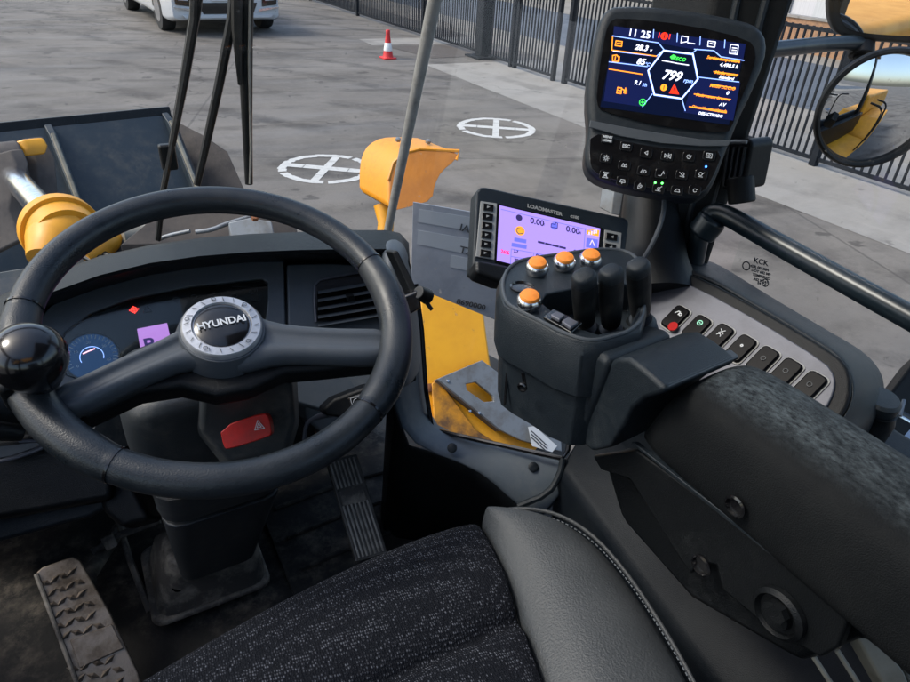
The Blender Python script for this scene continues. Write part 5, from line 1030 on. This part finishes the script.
# sill trim round the low corner window
ct = thing('corner_trim', 'blue grey trim round the low corner window by the footwell', 'trim', dp(480, 450, 1.3))
outer = [(414, 280), (420, 330), (424, 390), (430, 428), (480, 438), (530, 449), (563, 457), (585, 462)]
inner = [(390, 320), (390, 365), (393, 408), (408, 447), (466, 464), (492, 482), (515, 506), (540, 520)]
ot = [1.24, 1.25, 1.27, 1.29, 1.25, 1.22, 1.20, 1.19]; it_ = [1.16, 1.17, 1.18, 1.2, 1.2, 1.2, 1.2, 1.2]
G0 = [dp(*p, t) for p, t in zip(outer, ot)]; G2 = [dp(*p, t) for p, t in zip(inner, it_)]
G1 = [a.lerp(b, .15) + V((-.004, -.01, .008)) for a, b in zip(G0, G2)]; G15 = [a.lerp(b, .85) + V((-.004, -.01, .006)) for a, b in zip(G0, G2)]
G3 = [p + V((.01, .02, -.05)) for p in G2]; G4 = [V((p.x + .0, p.y + .05, 2.05)) for p in G2]
obj('sill', grid([[p + V((.01, .01, -.02)) for p in G0], G0, G1, G15, G2]), M['sill_lit'], ct, solid=.004, sub=1)
obj('lower_skirt', grid([[p + V((0, 0, .001)) for p in G2], G3, G4]), M['black'], ct, solid=.004)
obj('gasket', tube([dp(416, 284, 1.22), dp(422, 330, 1.23), dp(426, 390, 1.25), dp(432, 428, 1.262), dp(437, 430.5, 1.26), dp(480, 440.5, 1.225), dp(530, 451.5, 1.19), dp(562, 458.5, 1.17), dp(568, 450, 1.17), dp(572, 400, 1.2)], .0045, n=8), M['gloss'], ct)
for x, y in ((452, 448), (533, 467)): obj('plug', lathe(dp(x, y, 1.195), (-.3, -.6, .7), [(.009, 0), (.009, .004), (.007, .0055), (.0005, .0055)], 20), M['trim'], ct)
obj('ridge', tube([dp(563, 458, 1.17), dp(560, 475, 1.17), dp(548, 494, 1.17), dp(518, 506, 1.18)], .006, n=8, smooth=1), M['trim'], ct)

# ================================================================== SEAT
ZS = 2.575
se = thing('driver_seat', 'driver seat with speckled dark fabric cushion and grey leather bolster', 'seat', (.05, .1, 2.1))
Bp = [(482, 521), (491, 540), (501, 562), (511, 588), (521, 615), (532, 650), (543, 690), (562, 760), (590, 860)]
Bw = [zp(x, y, ZS) for x, y in Bp]
def bxy(Y_):
    for a, b in zip(Bw[:-1], Bw[1:]):
        if a.y >= Y_ >= b.y: return a.lerp(b, (a.y - Y_) / (a.y - b.y)).x
    return Bw[0].x if Y_ > Bw[0].y else Bw[-1].x
Fp = [(482, 521), (430, 538), (360, 569), (290, 604), (220, 642), (150, 682), (60, 735), (-60, 800)]
Fw = [zp(x, y, ZS) for x, y in Fp]
def front(X_):
    for a, b in zip(Fw[:-1], Fw[1:]):
        if a.x >= X_ >= b.x: return a.lerp(b, (a.x - X_) / (a.x - b.x)).y
    return Fw[0].y
NC = 9; rows = []
gy = zp(507, 625, ZS).y
us = [('d', .028, -.13), ('d', .030, -.06), ('d', .018, -.014), ('d', 0, 0), ('d', -.03, .006), ('d', -.07, .010), ('y', gy + .05, .012), ('y', gy + .012, .008), ('y', gy + .003, -.004), ('y', gy - .003, -.004), ('y', gy - .012, .008), ('y', gy - .05, .012), ('y', .05, .01), ('y', -.10, .01), ('y', -.2, .01)]
for kind, a, dz in us:
    r = []
    for j in range(NC):
        f = j / (NC - 1); Y0 = a if kind == 'y' else None
        xr = bxy(Y0) if Y0 is not None else bxy(Bw[0].y + min(a, 0)); X_ = xr - f * (.30 + xr * .0 + .18)
        Yv = Y0 if Y0 is not None else front(max(X_, Fw[-1].x)) + a
        r.append(V((X_, Yv, ZS + dz + .006 * math.sin(math.pi * min(1, f * 1.2)) * (1 if a < .3 else 1))))
    rows.append(r)
obj('cushion', grid(rows), M['fabric'], se, sub=2, solid=.01)
ip = [Bw[0] + V((.0, .004, -.003))] + Bw[1:]
opx = [(489, 517), (520, 512.5), (556, 518), (590, 538), (622, 573), (655, 622), (690, 682), (718, 745), (750, 830)]
zo = [ZS - .002, ZS + .008, ZS + .012, ZS + .012, ZS + .012, ZS + .012, ZS + .012, ZS + .01, ZS + .01]
op = [zp(*p, z_) for p, z_ in zip(opx, zo)]
ip2 = [a.lerp(b, .12) + V((0, 0, .010)) for a, b in zip(ip, op)]
g = [[p + V((0, 0, -.02)) for p in ip], ip, ip2] + [[a.lerp(b, f) + V((0, 0, .012 + .012 * math.sin(f * 3.14))) for a, b in zip(ip, op)] for f in (.3, .6, .85)] + [op, [p + V((.010, .010, -.02)) for p in op], [p + V((.006, .006, -.14)) for p in op]]
lb_ = obj('side_bolster', grid(g), M['leather'], se, sub=2, solid=.006)
def offs(pts, d, dz): return [p + V((0, 0, dz)) + (Bw[4] - p).normalized() * d for p in pts]
obj('piping', tube([p + V((.003, .003, .004)) for p in op], .0022, n=8, smooth=2), M['leather'], lb_)
bm = bmesh.new(); cc = [p + V((0, 0, .0095)) + (V((p.x - .1, p.y - .12, p.z)) - p).normalized() * .009 for p in op]
# resample into stitches
seg_ = []; tot = 0
for _ in range(2):
    q = [cc[0]]
    for i in range(len(cc) - 1): q += [cc[i].lerp(cc[i + 1], .25), cc[i].lerp(cc[i + 1], .75)]
    q.append(cc[-1]); cc = q
acc = 0
for a, b in zip(cc[:-1], cc[1:]):
    L3 = (b - a).length; k = max(1, int(L3 / .0042))
    for i in range(k):
        p = a.lerp(b, (i + .15) / k); q = a.lerp(b, (i + .75) / k); tube([p, q], .0007, bm, n=5)
obj('stitching', bm, M['thread'], lb_, smooth=False)
obj('seat_base', box((.08, .08, 2.30), (.42, .55, .46)), M['black'], se, bevel=.03)
obj('backrest', loft([[V((.08 + x, -.28 - z * .12 + y, 2.6 + z)) for x, y in rrect(.48 - z * .12, .12, .05)] for z in (0, .3, .5)]), M['fabric'], se, bevel=.02)

# ================================================================== PEDALS
bp2 = thing('brake_pedal', 'wide worn metal pedal with diamond tread left of the column', 'pedal', dp(90, 650, 1.2))
pn_ = V((-.05, -.5, .86)).normalized(); pf_ = Fr(dp(88, 620, 1.06), X1, pn_.cross(X1))
obj('plate', prism([pf_.p(*p) for p in ((36, 572), (42, 567), (72, 556), (80, 560), (110, 612), (138, 672), (145, 700), (88, 712), (60, 640), (38, 585))], -pf_.n * .012), M['metal'], bp2, bevel=.003)
bm = bmesh.new(); bmb = bmesh.new(); bma = bm
e0, e1_ = V((40, 578)), V((80, 712)); f0_, f1_ = V((76, 562)), V((140, 700))
for i in range(12):
    t = (i + .6) / 12.5
    if .50 < t < .68: continue
    bm = bma if t < .6 else bmb
    A = e0.lerp(e1_, t); B = f0_.lerp(f1_, t)
    for j in range(4):
        c = A.lerp(B, (j + .5 + (.25 if i % 2 else -.05)) / 4.3); u, v = pf_.uv(c.x, c.y); s = 1 if (i + j) % 2 else -1
        a = math.radians(32 * s); du, dv2 = math.cos(a) * .0105, math.sin(a) * .0105; nu, nv = -math.sin(a) * .0048, math.cos(a) * .0048
        pts_ = [(u - du, v - dv2), (u + nu, v + nv), (u + du, v + dv2), (u - nu, v - nv)]
        bb = [bm.verts.new(pf_.w(*p, .0002)) for p in pts_]; tp_ = bm.verts.new(pf_.w(u, v, .0048))
        for k in range(4): bm.faces.new((bb[k], bb[(k + 1) % 4], tp_))
obj('tread', bma, M['metal'], bp2, smooth=False); obj('tread', bmb, M['metal'], bp2, smooth=False)
obj('wear_strip', prism([pf_.p(*p, .0005) for p in ((70, 640), (112, 624), (124, 648), (80, 668))], pf_.n * .003), M['metal'], bp2, bevel=.002)
obj('side_rail', tube([pf_.p(36, 574, .002), pf_.p(60, 638, .002), pf_.p(88, 712, .002)], .0035, n=8), M['dirty'], bp2)
obj('pedal_arm', tube([pf_.w(0, .04, -.02), pf_.w(.0, .10, -.12), V((-.10, 1.15, 2.06))], .014, n=10), M['dirty'], bp2)
ap = thing('accelerator_pedal', 'narrow ribbed pedal right of the column', 'pedal', dp(358, 510, 1.25))
an = V((.0, -.62, .78)).normalized(); af = Fr(dp(358, 508, 1.22), X1, an.cross(X1))
ppl = mat('pedal_rubber', (.06, .055, .048), .5, c2=(.14, .13, .11), cs=25, cmix=(.4, .65), bs=300, bump=.5)
obj('plate', prism([af.p(*p) for p in ((326, 460), (357, 453), (388, 553), (356, 562))], -af.n * .012), ppl, ap, bevel=.003)
bm = bmesh.new()
for j in range(7):
    f = (j + .5) / 7; A = V((328, 464)).lerp(V((355, 457)), f); B = V((357, 558)).lerp(V((385, 550)), f)
    for t0, t1 in ((0, .27), (.46, 1)):
        P_, Q_ = A.lerp(B, t0), A.lerp(B, t1); u0, v0 = af.uv(*P_); u1, v1 = af.uv(*Q_)
        strokes(af, [[(u0, v0), (u1, v1)]], .0032, .0, .0025, bm)
obj('ribs', bm, mat('worn_rib', (.42, .39, .34), .5, c2=(.16, .145, .12), cs=30, cmix=(.4, .7)), ap, bevel=.0005)
obj('emblem', prism([af.p(*p, .0) for p in ((338, 490), (362, 485), (367, 501), (343, 506))], af.n * .0025), M['dirty'], ap, bevel=.001)
# dusty ridges and clutter on the floor
fm = thing('floor_mat', 'dark muddy rubber mat with raised ribs in the footwell', 'mat', (.4, .9, 2.052))
obj('mat', prism([V((x, y, 2.0515)) for x, y in ((.17, .5), (.60, .5), (.60, 1.1), (.17, 1.2))], (0, 0, .006)), M['floor'], fm, bevel=.002)
for i in range(5): obj('rib', tube([V((.2, .70 + i * .09, 2.061)), V((.4, .72 + i * .088, 2.062)), V((.58, .70 + i * .085, 2.061))], .005, n=6, smooth=1), M['floor'], fm)

# ================================================================== REST OF THE MACHINE (seen in the mirrors)
lo = thing('wheel_loader', 'yellow loader flank with steps behind the cab, seen in the mirrors', 'loader', (.1, -2.5, 0))
obj('engine_hood', box((.1, -3.0, 2.1), (1.7, 3.6, 1.0)), M['yellow'], lo, bevel=.08)
obj('cab_side', box((1.02, -.1, 1.95), (.10, 1.6, .55)), M['black'], lo, bevel=.02)
obj('rear_fender', loft([[V((.95 + x, y, z)) for x, z in rrect(.75, .10, .04)] for y, z in ()] or [[V((1.28, y, z)) + V((x, 0, q)) for x, q in rrect(.62, .07, .03)] for y, z in ((-.75, 1.3), (-.95, 1.75), (-1.25, 1.98), (-2.2, 2.0), (-2.6, 1.75))]), M['yellow'], lo, bevel=.01)
obj('platform', box((1.28, -.15, 1.62), (.62, 1.1, .06)), M['yellow'], lo, bevel=.01)
obj('platform_skirt', box((1.5, -.15, 1.35), (.08, 1.1, .5)), M['yellow'], lo, bevel=.01)
for z_ in (1.15, .75): obj('step', box((1.42, .0, z_), (.32, .45, .04)), M['steel'], lo, bevel=.005)
for y_ in (-.65, -.25): obj('grab_rail', tube([V((1.56, y_, 1.6)), V((1.58, y_, 2.2)), V((1.56, y_ - .05, 2.55)), V((1.3, y_ - .05, 2.6))], .018, n=10, smooth=2), M['black'], lo)
for y_ in (1.9, -1.6):
    for s in (-1, 1): obj('wheel', lathe(V((.1 + s * 1.1 - .28, y_, .78)), X1, [(.3, 0), (.72, 0), (.78, .08), (.78, .48), (.72, .56), (.3, .56)], 40), M['tyre'], lo, bevel=.03)
obj('chassis', box((.1, 0, 1.45), (1.4, 5.0, .5)), M['black'], lo, bevel=.03)
obj('cab_base', prism([V((x, y, 1.70)) for x, y in ((-.7, -.9), (.9, -.9), (.9, .40), (.5, 1.0), (-.7, 1.0))], (0, 0, .3)), M['yellow'], lo, bevel=.02)
